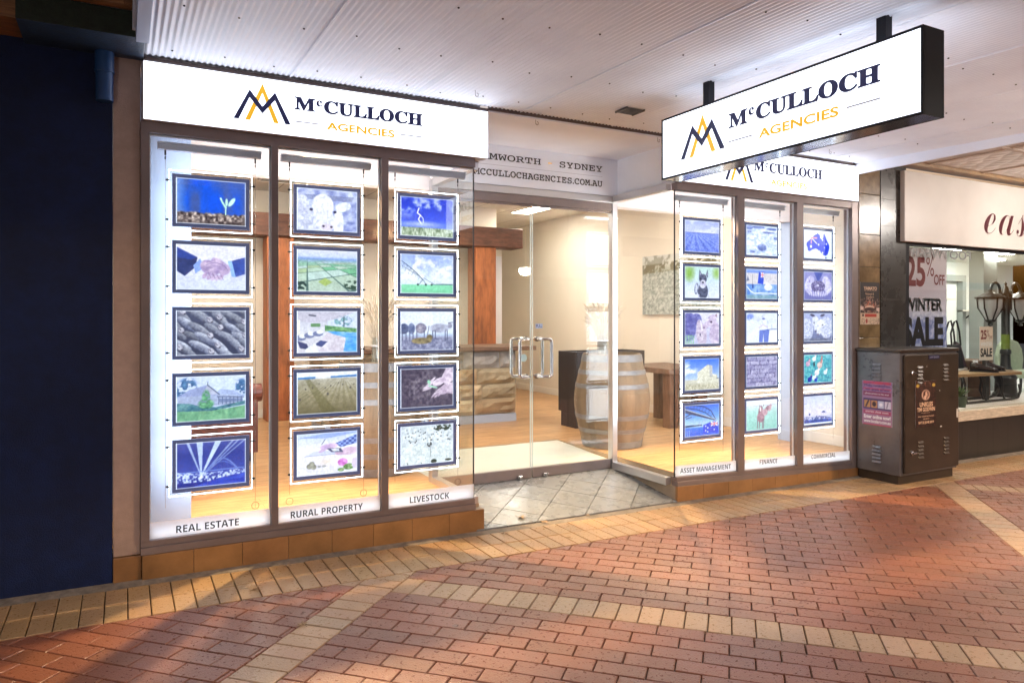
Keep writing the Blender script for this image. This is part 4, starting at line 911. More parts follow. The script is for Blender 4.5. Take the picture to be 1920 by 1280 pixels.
# fallen leaves
for (x, y, s, lab) in ((.63, -.46, .045, 'dry brown leaf beside the plinth under the rural property window'), (.87, -.17, .03, 'small dry leaf against the plinth of the left bay'), (.77, -1.06, .035, 'dry leaf on the cream diagonal brick band'), (2.35, -.18, .035, 'pale dry leaf on the cream bricks beside the entrance'), (2.75, -.06, .04, 'curled dry leaf on the lip of the entrance ramp'), (3.15, -.03, .035, 'dry leaf in the middle of the entrance lip'), (2.62, .06, .05, 'thin brown twig leaf on the entrance tiles'), (5.2, -1.75, .03, 'small pale leaf on the red bricks right of centre'), (2.7, -.47, .02, 'tiny brown leaf on the cream bricks in front of the doors')):
    rr = random.Random(int(x*100)); m = MB(); z = (ramp(x, y) if y > .0 and 2.2 < x < 4.05 else zg(x))+.004
    a0 = rr.uniform(0, 6.28); pts = []
    for k in range(10):
        a = a0+k/10*6.283; q = s*(1 if k % 2 == 0 else .42)*rr.uniform(.7, 1.1); pts.append((x+q*math.cos(a), y+q*math.sin(a), z+rr.uniform(0, .012)))
    for k in range(10): m.face([(x, y, z+.006), pts[k], pts[(k+1) % 10]])
    m.tube([(x, y, z+.006), (x+s*1.5*math.cos(a0), y+s*1.5*math.sin(a0), z+.003)], .0012, 4)
    tag(m.build('fallen_leaf', M('dry_leaf', (.30, .19, .10), .7, var=.4, scale=60)), lab, 'leaf', 'fallen leaves on the footpath')
# ================================================================ PRINTED PICTURES (painted by code, one small colour grid each)
class Cv:
    def __init__(s, w, h, seed=0):
        s.w, s.h = w*2, h*2; s.rs = np.random.RandomState(seed+11)
        s.X, s.Y = np.meshgrid((np.arange(s.w)+.5)/s.w, (np.arange(s.h)+.5)/s.h); s.asp = w/h
        s.a = np.ones((s.h, s.w, 3))
    def C(s, c): return np.array(c, float)/255
    def grad(s, stops, m=None, axis=1):
        t = s.Y if axis else s.X; ks = [k for k, _ in stops]; col = np.stack([np.interp(t, ks, [c[i]/255 for _, c in stops]) for i in range(3)], -1)
        s.put(np.ones_like(s.X) if m is None else m, col)
    def put(s, m, col, a=1):
        col = s.C(col) if isinstance(col, tuple) else col; m = (m*a)[..., None]; s.a = s.a*(1-m)+col*m
    def noise(s, fx, fy=None, octv=4):
        fy = fy or fx; out = np.zeros_like(s.X); amp = 1; tot = 0
        for _ in range(octv):
            gw, gh = int(max(2, fx))+2, int(max(2, fy))+2; g = s.rs.rand(gh, gw); x = s.X*(gw-2); y = s.Y*(gh-2)
            i, j = x.astype(int), y.astype(int); u, v = x-i, y-j; u = u*u*(3-2*u); v = v*v*(3-2*v)
            out += amp*((g[j, i]*(1-u)+g[j, i+1]*u)*(1-v)+(g[j+1, i]*(1-u)+g[j+1, i+1]*u)*v); tot += amp; amp *= .55; fx *= 2; fy *= 2
        return np.clip((out/tot-.5)*1.8+.5, 0, 1)
    def shade(s, m, n, lo, hi): s.put(m, s.C(lo)+(s.C(hi)-s.C(lo))*n[..., None])
    def ell(s, cx, cy, rx, ry, rot=0, soft=.12):
        c, q = math.cos(rot), math.sin(rot); dx, dy = (s.X-cx)*s.asp, s.Y-cy; u, v = dx*c+dy*q, -dx*q+dy*c
        d = np.sqrt((u/(rx*s.asp))**2+(v/ry)**2); return np.clip((1-d)/soft, 0, 1)
    def poly(s, pts):
        m = np.zeros_like(s.X, bool); n = len(pts)
        for i in range(n):
            (x0, y0), (x1, y1) = pts[i], pts[(i+1) % n]
            if y0 != y1: m ^= ((s.Y < y0) != (s.Y < y1)) & (s.X < (x1-x0)*(s.Y-y0)/(y1-y0)+x0)
        return m.astype(float)
    def line(s, pts, w):
        m = np.zeros_like(s.X)
        for (x0, y0), (x1, y1) in zip(pts, pts[1:]):
            dx, dy = (x1-x0)*s.asp, y1-y0; L = max(1e-9, dx*dx+dy*dy); px, py = (s.X-x0)*s.asp, s.Y-y0
            t = np.clip((px*dx+py*dy)/L, 0, 1); m = np.maximum(m, np.clip((w-np.hypot(px-t*dx, py-t*dy))/(w*.4)+.3, 0, 1))
        return m
    def grain(s):
        s.a = s.a*(1+.13*(s.noise(44, 30, 3)-.5)+.05*(s.noise(9, 7, 3)-.5))[..., None]; g = s.a.mean(-1, keepdims=True); s.a = np.clip(g+(s.a-g)*.97, 0, 1); s.a = np.clip(((s.a-.5)*1.12+.5)*np.array([.985, 1.0, 1.025]), 0, 1)
    def margin(s, k):
        e = np.minimum(np.minimum(s.X, 1-s.X)*s.asp, np.minimum(s.Y, 1-s.Y)); s.put(np.clip((k-e)/k*2, 0, 1), (222, 232, 255), .85)
    def out(s): return np.clip(s.a.reshape(s.h//2, 2, s.w//2, 2, 3).mean((1, 3)), 0, 1)
def pict_mesh(name, img, fn, u0, u1, w0, w1):
    h, w, _ = img.shape; me = bpy.data.meshes.new(name)
    U, V = np.meshgrid(np.linspace(u0, u1, w), np.linspace(w0, w1, h)); vs = [fn(u, v, 0) for u, v in zip(U.ravel(), V.ravel())]
    i = np.arange(w*(h-1)).reshape(h-1, w)[:, :-1].ravel()
    me.from_pydata(vs, [], np.stack([i, i+1, i+w+1, i+w], 1).tolist())
    l = np.where(img <= .04045, img/12.92, ((img+.055)/1.055)**2.4); at = me.color_attributes.new('Col', 'FLOAT_COLOR', 'POINT')
    at.data.foreach_set('color', np.concatenate([l.reshape(-1, 3), np.ones((h*w, 1))], 1).astype(np.float32).ravel()); return me
PWN, PHN = 124, 84
def P_seedling(c):
    c.grad([(0, (40, 70, 150)), (1, (60, 100, 190))]); n = c.noise(7, 1, 2); c.shade(np.ones_like(c.X), n, (70, 95, 165), (20, 90, 225)); c.put(np.clip(1-c.X*6, 0, 1), (175, 190, 210), .6)
    g = .25+.05*c.noise(9, 2); m = np.clip((g-c.Y)*30, 0, 1); c.shade(m, c.noise(26, 18, 3)**1.3, (55, 45, 50), (225, 205, 195)); c.put(np.clip((.12-c.Y)*9, 0, 1)*m, (70, 60, 62), .6)
    c.put(c.line([(.70, .24), (.705, .42)], .012), (205, 245, 225)); c.put(c.line([(.705, .40), (.655, .52), (.63, .60)], .022), (190, 235, 215)); c.put(c.ell(.715, .52, .022, .10, 0, .3), (200, 245, 225)); c.put(c.ell(.79, .53, .035, .135, -.62, .3), (205, 250, 228))
def P_handshake(c):
    c.grad([(0, (205, 210, 238)), (1, (226, 222, 244))]); c.shade(c.poly([(0, .94), (.3, .72), (.27, .5), (.12, .30), (0, .42)]), c.noise(5), (50, 62, 110), (88, 95, 150)); c.put(c.poly([(0, .94), (.3, .72), (.2, .66), (0, .72)]), (52, 78, 165), .8)
    c.put(c.poly([(.24, .54), (.34, .70), (.38, .48), (.27, .36)]), (140, 165, 232)); c.shade(c.poly([(1, .76), (.78, .66), (.84, .30), (1, .38)]), c.noise(6), (45, 68, 145), (85, 105, 185)); c.put(c.poly([(.73, .66), (.79, .67), (.85, .30), (.79, .31)]), (150, 185, 240))
    n = c.noise(12); m = np.maximum.reduce([c.ell(.48, .50, .16, .17, -.4), c.ell(.62, .56, .16, .12, -.7), c.ell(.68, .46, .10, .13, .5)]); c.shade(m, n, (150, 130, 175), (212, 190, 215))
    for k in range(5): c.shade(c.ell(.40+.06*k, .32-.035*k+.012*k*k*.6, .035, .085, -.5, .3), n, (165, 140, 180), (225, 205, 228))
    for k in range(4): c.put(c.line([(.45+.06*k, .40-.02*k), (.49+.06*k, .27-.012*k)], .006), (110, 92, 135), .8)
    c.put(c.line([(.42, .56), (.55, .62), (.68, .56), (.74, .44)], .008), (120, 105, 150), .7)
def P_sheepbacks(c):
    c.grad([(0, (62, 68, 92)), (1, (80, 86, 112))]); rs = c.rs; n = c.noise(46, 34, 3); B = []
    for r in range(7):
        for k in range(5): B.append((k*.25-.06+(r % 2)*.12+rs.uniform(-.05, .05), 1.06-r*.165+rs.uniform(-.04, .04), rs.uniform(.15, .21), rs.uniform(.075, .10), -.62+rs.uniform(-.22, .22), rs.uniform(.75, 1.05)))
    for x, y, a, b, q, g in B:
        u = -(c.X-x)*c.asp*math.sin(q)+(c.Y-y)*math.cos(q); m = c.ell(x, y, a, b, q, .16)
        c.shade(m, np.clip(.52+u*5.5+.35*(n-.5), 0, 1), (78*g, 84*g, 112*g), (208*g, 212*g, 228*g)); c.put(c.line([(x-a*.7*math.cos(q), y-a*.7*c.asp*math.sin(q)), (x+a*.6*math.cos(q), y+a*.6*c.asp*math.sin(q))], .006), (150, 154, 176), .5)
    for x, y, a, b, q, g in B[::2]:
        hx, hy = x+a*.95*math.cos(q), y+a*.95*c.asp*math.sin(q); c.put(c.ell(hx, hy, .05, .085, .5, .25), (92, 92, 112)); c.shade(c.ell(hx, hy+.01, .042, .075, .5, .25), n, (165, 164, 182), (214, 212, 226)); c.put(c.ell(hx+.025, hy-.045, .016, .02, 0, .4), (70, 68, 84)); c.put(c.line([(hx-.05, hy+.05), (hx-.02, hy+.03)], .014), (120, 118, 140)); c.put(c.ell(hx-.012, hy+.012, .009, .013, 0, .4), (48, 48, 60))
def P_house(c):
    c.grad([(0, (105, 150, 125)), (.25, (135, 180, 140)), (.26, (190, 205, 240)), (1, (205, 215, 248))]); t = c.noise(16)
    for x, y, rx, ry in ((.16, .78, .15, .22), (.94, .72, .11, .22), (.02, .70, .1, .18)): c.shade(c.ell(x, y, rx, ry, 0, .3)*(t > .32), t, (35, 70, 120), (105, 145, 185))
    c.put(c.poly([(.02, .34), (.02, .56), (.55, .60), (.96, .50), (.96, .34)]), (165, 175, 205)); c.put(c.poly([(.02, .56), (.18, .70), (.44, .80), (.60, .56)]), (150, 160, 200)); c.put(c.poly([(.44, .80), (.62, .58), (.36, .57)]), (178, 182, 205)); c.put(c.poly([(.56, .60), (.62, .70), (.82, .66), (.97, .52)]), (165, 178, 215)); c.put(c.line([(.44, .80), (.61, .58)], .012), (82, 92, 120)); c.put(c.line([(.445, .80), (.445, .86)], .008), (82, 92, 120))
    for x in np.linspace(.6, .93, 7): c.put(c.line([(x, .36), (x, .52)], .007), (70, 85, 120))
    c.put(c.line([(.58, .53), (.97, .50)], .012), (95, 105, 140)); c.put(c.poly([(.6, .40), (.95, .40), (.95, .47), (.6, .48)]), (95, 110, 150), .6)
    c.shade(c.poly([(.0, .24), (.0, .42), (.2, .40), (.35, .32), (.55, .30), (1, .42), (1, .34), (.5, .22)]), t, (50, 95, 120), (120, 165, 170)); c.shade(np.maximum.reduce([c.ell(.42, .50, .07, .22, 0, .3), c.ell(.42, .38, .13, .13, 0, .3)])*(.4+.6*(t > .3)), t, (45, 110, 75), (150, 205, 165)); c.shade(c.poly([(0, 0), (0, .24), (.45, .20), (1, .32), (1, 0)]), c.noise(14, 5), (98, 150, 122), (140, 190, 150))
def P_beams(c):
    c.grad([(0, (30, 45, 130)), (.3, (70, 85, 170)), (.7, (55, 70, 150)), (1, (80, 90, 165))])
    for x, w, a in ((.16, .02, .7), (.33, .045, .85), (.60, .045, .9), (.82, .02, .55), (.9, .016, .5), (1.0, .014, .5)): c.put(c.poly([(.345, .24), (.36, .24), (x+w, 1.0), (x-w, 1.0)]), (205, 222, 250), a)
    c.put(c.line([(.42+.46*t, .34+.26*math.sin(math.pi*t)) for t in np.linspace(0, 1, 14)], .014), (118, 138, 205)); c.put(c.line([(.42+.46*t, .34+.19*math.sin(math.pi*t)) for t in np.linspace(0, 1, 14)], .008), (105, 128, 200)); c.put(c.line([(.05, .34), (.97, .36)], .010), (120, 145, 215))
    n = c.noise(40, 30, 3); c.shade(c.poly([(0, .12), (0, .36), (.36, .30), (1, .34), (1, .22), (.6, .12)])*(n > .45), n, (70, 95, 190), (225, 235, 255)); c.put(c.ell(.35, .22, .05, .06, 0, .9), (240, 248, 255)); c.shade(c.poly([(.2, 0), (.55, .16), (1, .24), (1, 0)]), c.noise(6, 20), (35, 55, 165), (70, 95, 205))
def P_cow(c):
    c.grad([(0, (165, 172, 210)), (1, (200, 205, 232))]); n = c.noise(9); c.shade(np.ones_like(c.X), n, (120, 132, 190), (205, 212, 240)); c.put(c.poly([(.05, .86), (.95, .86), (.9, .74), (.1, .74)]), (110, 118, 155), .5)
    f = c.noise(24, 14, 3); c.shade(np.maximum(c.ell(.06, .45, .16, .45), c.ell(.2, .2, .25, .3)), f, (180, 184, 212), (236, 238, 250)); c.shade(np.maximum.reduce([c.ell(.42, .60, .19, .30), c.ell(.48, .26, .14, .32), c.ell(.68, .2, .09, .4)]), f, (206, 208, 228), (250, 250, 255)); c.shade(c.ell(.76, .60, .14, .12, .35), f, (196, 200, 218), (238, 242, 248)); c.put(c.ell(.74, .54, .06, .055, 0, .3), (238, 252, 225)); c.put(c.ell(.23, .50, .03, .035), (58, 60, 95)); c.put(c.ell(.62, .47, .03, .035), (58, 60, 95)); c.put(c.ell(.49, .10, .11, .09), (215, 205, 222)); c.put(c.ell(.43, .12, .022, .03), (72, 66, 92)); c.put(c.ell(.56, .11, .022, .03), (72, 66, 92))
def P_aerial(c):
    c.grad([(0, (140, 175, 165)), (.55, (135, 195, 165)), (.68, (150, 185, 200)), (.78, (125, 155, 215)), (.84, (195, 205, 240)), (1, (215, 215, 245))]); rs = c.rs; D = 1/np.maximum(.03, .86-c.Y)*.2; u = (c.X-.5)*D*6+2*D; v = D*5-(c.X)*D*2.0; i = np.floor(u).astype(int); j = np.floor(v*1.3).astype(int); h = np.abs(np.sin(i*12.9898+j*78.233)*43758.5453) % 1; cols = np.array([(150, 190, 160), (195, 205, 190), (120, 180, 140), (165, 200, 205), (180, 190, 150), (205, 215, 215)])/255
    m = np.clip((.80-c.Y)*8, 0, 1); c.put(m, cols[(h*6).astype(int) % 6], .75); e = ((np.abs(u-np.round(u)) < .03) | (np.abs(v*1.3-np.round(v*1.3)) < .04)).astype(float)*m; c.put(e, (60, 90, 90), .75); t = c.noise(22); c.put(c.ell(.06, .14, .10, .12)*(t > .45), (45, 70, 70)); c.put(c.ell(.92, .18, .16, .12)*(t > .5), (60, 85, 75)); c.put(c.poly([(.34, .24), (.46, .34), (.58, .24), (.46, .14)]), (165, 185, 105), .9)
def P_pool(c):
    c.grad([(0, (205, 200, 210)), (.5, (215, 215, 225)), (1, (190, 190, 210))]); c.put(c.poly([(0, 1), (1, 1), (.72, .80), (.45, .74), (.18, .72), (0, .80)]), (196, 192, 208)); c.put(c.poly([(.5, .52), (1, .52), (1, 1), (.72, .84), (.5, .76)]), (205, 215, 246)); t = c.noise(20); c.shade(c.ell(.76, .76, .16, .14)*(t > .42), t, (70, 110, 130), (150, 190, 195)); c.put(c.line([(.77, .55), (.77, .85)], .012), (75, 95, 110)); c.shade(c.poly([(.45, .52), (.45, .66), (.7, .62), (1, .58), (1, .48), (.7, .5)]), t, (70, 120, 85), (150, 195, 140)); c.put(c.poly([(.22, .62), (.38, .62), (.38, .70), (.22, .70)]), (110, 150, 110)); w = c.noise(8, 16); c.shade(c.poly([(.48, .52), (1, .48), (1, .0), (.76, .02), (.80, .30)]), w, (70, 150, 235), (165, 210, 252)); c.shade(c.poly([(.5, .48), (.80, .36), (.76, .02), (.3, .05), (.42, .36)]), c.noise(12), (196, 186, 200), (228, 222, 232))
    for x, y in ((.06, .36), (.20, .42), (.34, .46)): c.put(c.ell(x, y, .09, .07), (120, 128, 165)); c.put(c.ell(x+.03, y+.04, .06, .05), (232, 235, 246))
    c.put(c.poly([(.0, .30), (.16, .22), (.20, .08), (.05, .12)]), (72, 78, 120)); c.put(c.poly([(.28, .20), (.38, .30), (.50, .27), (.40, .14)]), (82, 92, 140)); c.put(c.poly([(.12, .08), (.3, .24), (.36, .0), (.16, 0)]), (225, 228, 242)); c.put(c.line([(.2, .90), (.30, .88)], .02), (92, 95, 115)); c.put(c.poly([(0, .42), (.05, .44), (.05, .78), (0, .8)]), (230, 226, 215))
def P_bales(c):
    c.grad([(0, (115, 105, 80)), (.5, (175, 165, 140)), (.84, (205, 200, 190)), (.86, (222, 226, 245)), (1, (236, 236, 250))]); d = 1/np.maximum(.04, .95-c.Y); u = (c.X-.75)*d; n = c.noise(20, 30, 3); m = np.clip((.85-c.Y)*30, 0, 1); c.put(m*(np.sin(u*34) > .1), (120, 112, 82), .35); c.put(m*n, (105, 98, 72), .35); c.put(c.poly([(.12, .84), (.20, .84), (.62, .10), (.9, 0), (.42, 0), (.3, .35)]), (105, 100, 66), .45); c.put(c.poly([(0, .83), (.3, .84), (.3, .89), (0, .88)]), (75, 130, 190)); c.put(c.poly([(.55, .85), (1, .86), (1, .91), (.55, .89)]), (75, 130, 190)); c.put(c.ell(.42, .92, .14, .10, 0, .9), (255, 255, 255), .8)
    for x, y, r in ((.50, .47, .022), (.14, .60, .016), (.25, .63, .014), (.88, .60, .018), (.75, .68, .014), (.55, .66, .014), (.46, .62, .013), (.68, .72, .01), (.36, .72, .01), (.05, .36, .02), (.94, .68, .012)): c.put(c.ell(x, y, r, r*1.7, 0, .3), (98, 92, 90))
def P_desk(c):
    c.grad([(0, (222, 220, 240)), (.6, (236, 232, 248)), (1, (190, 205, 245))]); c.put(c.poly([(.0, .9), (.6, 1), (1, 1), (1, .95), (.5, .86)]), (125, 150, 220), .6); c.put(c.ell(.5, .30, .25, .15, 0, .9), (240, 222, 200), .7); c.put(c.poly([(.12, .46), (.28, .58), (.72, .54), (.62, .46)]), (206, 210, 236)); c.put(c.line([(.12, .46), (.62, .47)], .008), (165, 170, 200)); c.shade(c.poly([(.62, .72), (1, .92), (1, .70), (.72, .62)]), (np.sin(c.X*70)*np.sin(c.Y*60) > 0).astype(float), (70, 95, 170), (150, 170, 225)); n = c.noise(12); c.shade(np.maximum(c.ell(.52, .66, .16, .075, .1), c.ell(.42, .58, .08, .04, .4)), n, (185, 160, 200), (225, 200, 225)); c.shade(np.maximum(c.ell(.86, .52, .18, .10, .1), c.ell(.70, .48, .09, .05)), n, (195, 165, 195), (228, 205, 222)); c.put(c.poly([(.48, .62), (.56, .52), (.76, .50), (.72, .60)]), (95, 100, 130)); c.put(c.poly([(.55, .60), (.59, .54), (.70, .53), (.68, .59)]), (215, 220, 235)); c.put(c.line([(.40, .72), (.46, .84)], .008), (90, 90, 110))
    for x, y in ((.20, .22), (.27, .20), (.24, .27)): c.shade(c.ell(x, y, .05, .07), n, (120, 120, 110), (190, 190, 175))
    for x in (.36, .44): c.put(c.ell(x, .2, .035, .03), (165, 168, 170))
    c.shade(c.ell(.75, .26, .09, .10), c.noise(18), (190, 100, 185), (232, 165, 225)); c.shade(np.maximum(c.ell(.85, .14, .10, .08), c.ell(.72, .08, .06, .05)), c.noise(20), (70, 115, 60), (205, 215, 175)); c.put(c.ell(.96, .22, .06, .14), (215, 200, 235))
def P_lightning(c):
    n = c.noise(6, 5, 5); c.grad([(0, (90, 120, 220)), (.3, (105, 130, 235)), (.45, (60, 85, 215)), (1, (30, 60, 195))]); c.put(np.clip((n-.5)*3, 0, 1)*np.clip((c.Y-.4)*4, 0, 1), (195, 205, 245), .85); c.put(c.ell(.40, .32, .45, .10, 0, .95), (205, 215, 250), .8); c.put(c.line([(.34, .72), (.31, .60), (.37, .54), (.33, .44), (.38, .34)], .016), (250, 250, 255)); c.put(c.line([(.36, .56), (.42, .46), (.42, .36)], .010), (245, 245, 255)); c.shade(np.clip((.25-c.Y)*30, 0, 1), c.noise(50, 12, 3), (100, 120, 92), (215, 225, 205))
def P_pivot(c):
    n = c.noise(6, 5, 4); c.grad([(0, (130, 205, 165)), (.22, (140, 215, 175)), (.24, (215, 225, 250)), (.5, (200, 212, 250)), (1, (150, 170, 235))]); c.put(np.clip((n-.42)*3, 0, 1)*np.clip((c.Y-.26)*6, 0, 1), (236, 236, 252), .9); c.put(np.clip((c.noise(8, 6)-.6)*4, 0, 1)*np.clip((c.Y-.4)*4, 0, 1), (140, 158, 225), .6); c.put(c.poly([(.55, .235), (1, .23), (1, .262), (.7, .258)]), (82, 115, 120)); a = [(.0, .84), (.16, .68), (.30, .52), (.41, .36)]; c.put(c.line(a, .011), (70, 90, 110)); c.put(c.line([(.02, .70), (.2, .56), (.36, .44), (.41, .36)], .006), (95, 115, 135))
    for t in np.linspace(0, 1, 8): c.put(c.line([(.42*t, .84-.48*t), (.42*t+.03, .72-.36*t-.04)], .004), (100, 120, 140)); c.put(c.line([(.42*t, .84-.48*t), (.42*t-.04, .70-.36*t-.04)], .004), (100, 120, 140))
    c.put(c.line([(.41, .36), (.34, .23)], .007), (82, 100, 110)); c.put(c.line([(.41, .36), (.48, .23)], .007), (82, 100, 110)); c.put(c.line([(.43, .40), (.62, .25)], .007), (95, 110, 130))
    for x in (.32, .47, .58): c.put(c.ell(x, .23, .022, .03), (60, 90, 85))
def P_cattle(c):
    c.grad([(0, (125, 128, 160)), (.34, (165, 168, 195)), (.40, (185, 200, 225)), (.46, (218, 225, 248)), (1, (222, 226, 250))]); c.shade(np.clip((.34-c.Y)*30, 0, 1), c.noise(30, 20, 3), (105, 108, 140), (172, 174, 198)); n = c.noise(14)
    for x, y, rx, ry, lo, hi in ((.06, .56, .10, .14, (70, 82, 115), (120, 130, 165)), (.20, .56, .07, .15, (90, 102, 140), (150, 160, 190)), (.38, .57, .11, .14, (112, 110, 135), (188, 180, 190)), (.73, .57, .19, .125, (140, 142, 165), (205, 208, 225))): c.shade(c.ell(x, y, rx, ry), n, lo, hi)
    for x, h in ((.03, .26), (.10, .27), (.17, .24), (.23, .3), (.30, .32), (.44, .34), (.60, .30), (.65, .32), (.84, .24), (.88, .26)): c.put(c.line([(x, .5), (x, h)], .014), (95, 100, 130))
    c.shade(c.ell(.93, .63, .05, .07), n, (120, 122, 145), (175, 176, 195)); c.put(c.line([(.90, .70), (.99, .72)], .012), (90, 92, 115)); c.put(c.line([(.53, .62), (.50, .40)], .012), (112, 112, 135)); c.shade(np.maximum(c.ell(.39, .25, .20, .085), c.ell(.54, .33, .06, .085)), n, (105, 95, 78), (165, 150, 115))
def P_soilhands(c):
    n = c.noise(24, 18, 4); c.grad([(0, (95, 88, 105)), (1, (118, 110, 125))]); c.shade(np.ones_like(c.X), n, (70, 62, 82), (140, 130, 142)); c.put(1-c.ell(.5, .5, .62, .62, 0, .6), (62, 55, 75), .6); h = c.noise(10); S = ((178, 158, 180), (228, 212, 226))
    c.shade(np.maximum.reduce([c.poly([(.86, 1), (1, 1), (1, .66), (.84, .56), (.76, .72)]), c.ell(.72, .64, .14, .10, .35)]), h, *S)
    for x, y, r in ((.55, .60, .1), (.50, .53, .0), (.50, .47, -.1), (.58, .67, .3)): c.shade(c.ell(x, y, .11, .035, r+.4, .3), h, *S)
    c.shade(np.maximum(c.ell(.86, .46, .16, .13, .5), c.poly([(.9, .6), (1, .62), (1, .3), (.88, .34)])), h, *S)
    for k in range(4): c.shade(c.ell(.66+.05*k, .36-.03*k+.012*k*k, .14-.02*k, .035, .75, .3), h, *S); c.put(c.line([(.60+.06*k, .34-.03*k), (.78+.04*k, .46-.03*k)], .006), (120, 100, 125), .6)
    c.put(c.ell(.53, .64, .03, .06, .5), (165, 220, 190)); c.put(c.ell(.60, .52, .10, .022, -.25), (170, 222, 195))
def P_mob(c):
    c.grad([(0, (205, 212, 218)), (.5, (214, 220, 226)), (.8, (190, 198, 206)), (1, (208, 214, 222))]); rs = c.rs; n = c.noise(30, 20, 3); c.shade(np.ones_like(c.X), n, (182, 192, 198), (226, 232, 238))
    for _ in range(46):
        x, y = rs.rand(), .52+.36*rs.rand()**.8; r = .045*(1.25-y); c.put(c.ell(x, y-.02, r*1.4, r*1.5, 0, .5), (222, 228, 235)); c.put(c.ell(x+r*.5, y+.02, r*.42, r*.7, .3, .3), (70, 78, 82)); c.put(c.line([(x+r*.1, y+.035), (x+r*.9, y+.04)], .006), (95, 100, 105))
    c.shade(np.maximum(c.ell(.30, .20, .30, .32), c.ell(.78, .22, .26, .32)), n, (196, 206, 208), (232, 238, 240)); c.put(c.line([(.55, .50), (.56, .18)], .008), (140, 150, 152)); c.put(c.ell(.54, .50, .05, .07)*(n > .35), (72, 80, 84)); t = c.noise(18); c.put(c.ell(.78, .93, .18, .12)*(t > .45), (60, 75, 66)); c.put(c.ell(.62, .06, .06, .06), (58, 72, 66)); c.put(c.line([(.14, 0), (.12, .07)], .01), (62, 72, 68)); c.put(c.line([(.40, 0), (.38, .05)], .01), (62, 72, 68)); c.put(c.ell(.9, .07, .07, .03), (66, 76, 70))
def P_rows(c):
    c.grad([(0, (110, 132, 220)), (.6, (140, 160, 235)), (.62, (196, 202, 245)), (1, (165, 175, 240))]); c.put(np.clip((c.noise(5, 9)-.45)*3, 0, 1)*(c.Y > .62), (222, 224, 250), .7); d = 1/np.maximum(.03, .66-c.Y); u = (c.X-.28)*d; c.put((np.sin(u*13) > .2)*(c.Y < .60), (72, 92, 190), .6); c.put((c.noise(40, 30, 2) > .6)*(c.Y < .6), (165, 180, 240), .5); c.put((np.abs(c.Y-.61) < .012).astype(float), (90, 105, 185), .7)
def P_pup(c):
    c.grad([(0, (222, 226, 248)), (.4, (205, 215, 240)), (1, (185, 215, 205))]); c.put(c.ell(.13, .78, .20, .36, 0, .8), (140, 180, 90)); c.put(c.ell(.92, .80, .16, .26, 0, .8), (150, 185, 105)); n = c.noise(16); D = ((60, 66, 92), (118, 122, 150)); c.shade(np.maximum.reduce([c.ell(.52, .22, .16, .26), c.ell(.52, .62, .12, .16), c.poly([(.40, .66), (.42, .92), (.50, .74)]), c.poly([(.60, .74), (.66, .92), (.67, .64)])]), n, *D); c.put(c.poly([(.425, .72), (.432, .86), (.47, .75)]), (165, 165, 195)); c.put(c.poly([(.625, .75), (.655, .86), (.65, .70)]), (165, 165, 195)); c.shade(c.ell(.52, .45, .10, .14), n, (185, 180, 205), (236, 234, 248)); c.put(c.ell(.52, .50, .028, .035), (48, 48, 66)); c.put(c.ell(.46, .62, .02, .02), (50, 50, 70)); c.put(c.ell(.585, .62, .02, .02), (50, 50, 70)); c.put(c.ell(.52, .36, .06, .05), (215, 215, 236)); c.shade(c.ell(.33, .30, .06, .20, -.15), n, (75, 80, 108), (196, 198, 220)); c.put(c.ell(.33, .30, .03, .14, -.15), (206, 212, 238)); c.put(c.line([(.40, .1), (.38, 0)], .03), (196, 196, 220)); c.put(c.line([(.68, .12), (.70, 0)], .03), (200, 200, 222))
def P_horses(c):
    c.grad([(0, (190, 190, 222)), (1, (222, 218, 240))]); n = c.noise(12, 14); c.shade(np.maximum(c.ell(.12, .55, .22, .5), c.ell(.33, .78, .16, .2)), n, (92, 92, 160), (138, 138, 198)); c.shade(np.maximum(c.ell(.48, .30, .16, .42, .15), c.ell(.42, .62, .09, .16)), n, (176, 160, 186), (224, 212, 226)); c.shade(np.maximum.reduce([c.ell(.78, .74, .15, .19, .6), c.ell(.62, .60, .13, .11, .7), c.ell(.88, .30, .18, .42)]), n, (170, 152, 186), (222, 208, 226)); c.put(c.ell(.76, .70, .03, .035), (66, 52, 82)); c.put(c.ell(.55, .52, .03, .03), (130, 112, 142)); c.put(c.poly([(.86, .90), (.93, .98), (.94, .84)]), (160, 130, 150)); c.put(c.line([(.45, .74), (.50, .44)], .02), (242, 238, 248)); c.put(c.ell(.44, .30, .02, .05), (90, 84, 120))
    for x in np.linspace(.02, .26, 9): c.put(c.line([(x, 0), (x+.04*math.sin(x*90), .28)], .014), (155, 200, 165))
def P_stack(c):
    c.grad([(0, (190, 186, 175)), (.32, (210, 206, 190)), (.36, (180, 200, 245)), (1, (72, 118, 225))]); c.put(np.clip((c.noise(5, 5)-.5)*4, 0, 1)*c.ell(.12, .62, .3, .35, 0, .6), (236, 238, 252)); n = c.noise(26, 22, 3); m = c.poly([(.36, .16), (.36, .56), (.66, .80), (.80, .76), (.80, .50), (.94, .46), (.96, .22), (.8, .12)]); c.shade(m, n, (200, 196, 178), (236, 232, 216)); c.put(c.poly([(.69, .79), (.80, .76), (.80, .4), (.72, .4)]), (176, 176, 184), .7); c.put(((np.abs((c.Y*9) % 1-.5) > .46)*m), (170, 168, 165), .5); c.shade(np.clip((.24-c.Y)*12, 0, 1), c.noise(40, 24, 2), (165, 160, 138), (222, 216, 196)); c.put(c.line([(.92, .36), (.98, .36)], .012), (90, 92, 110))
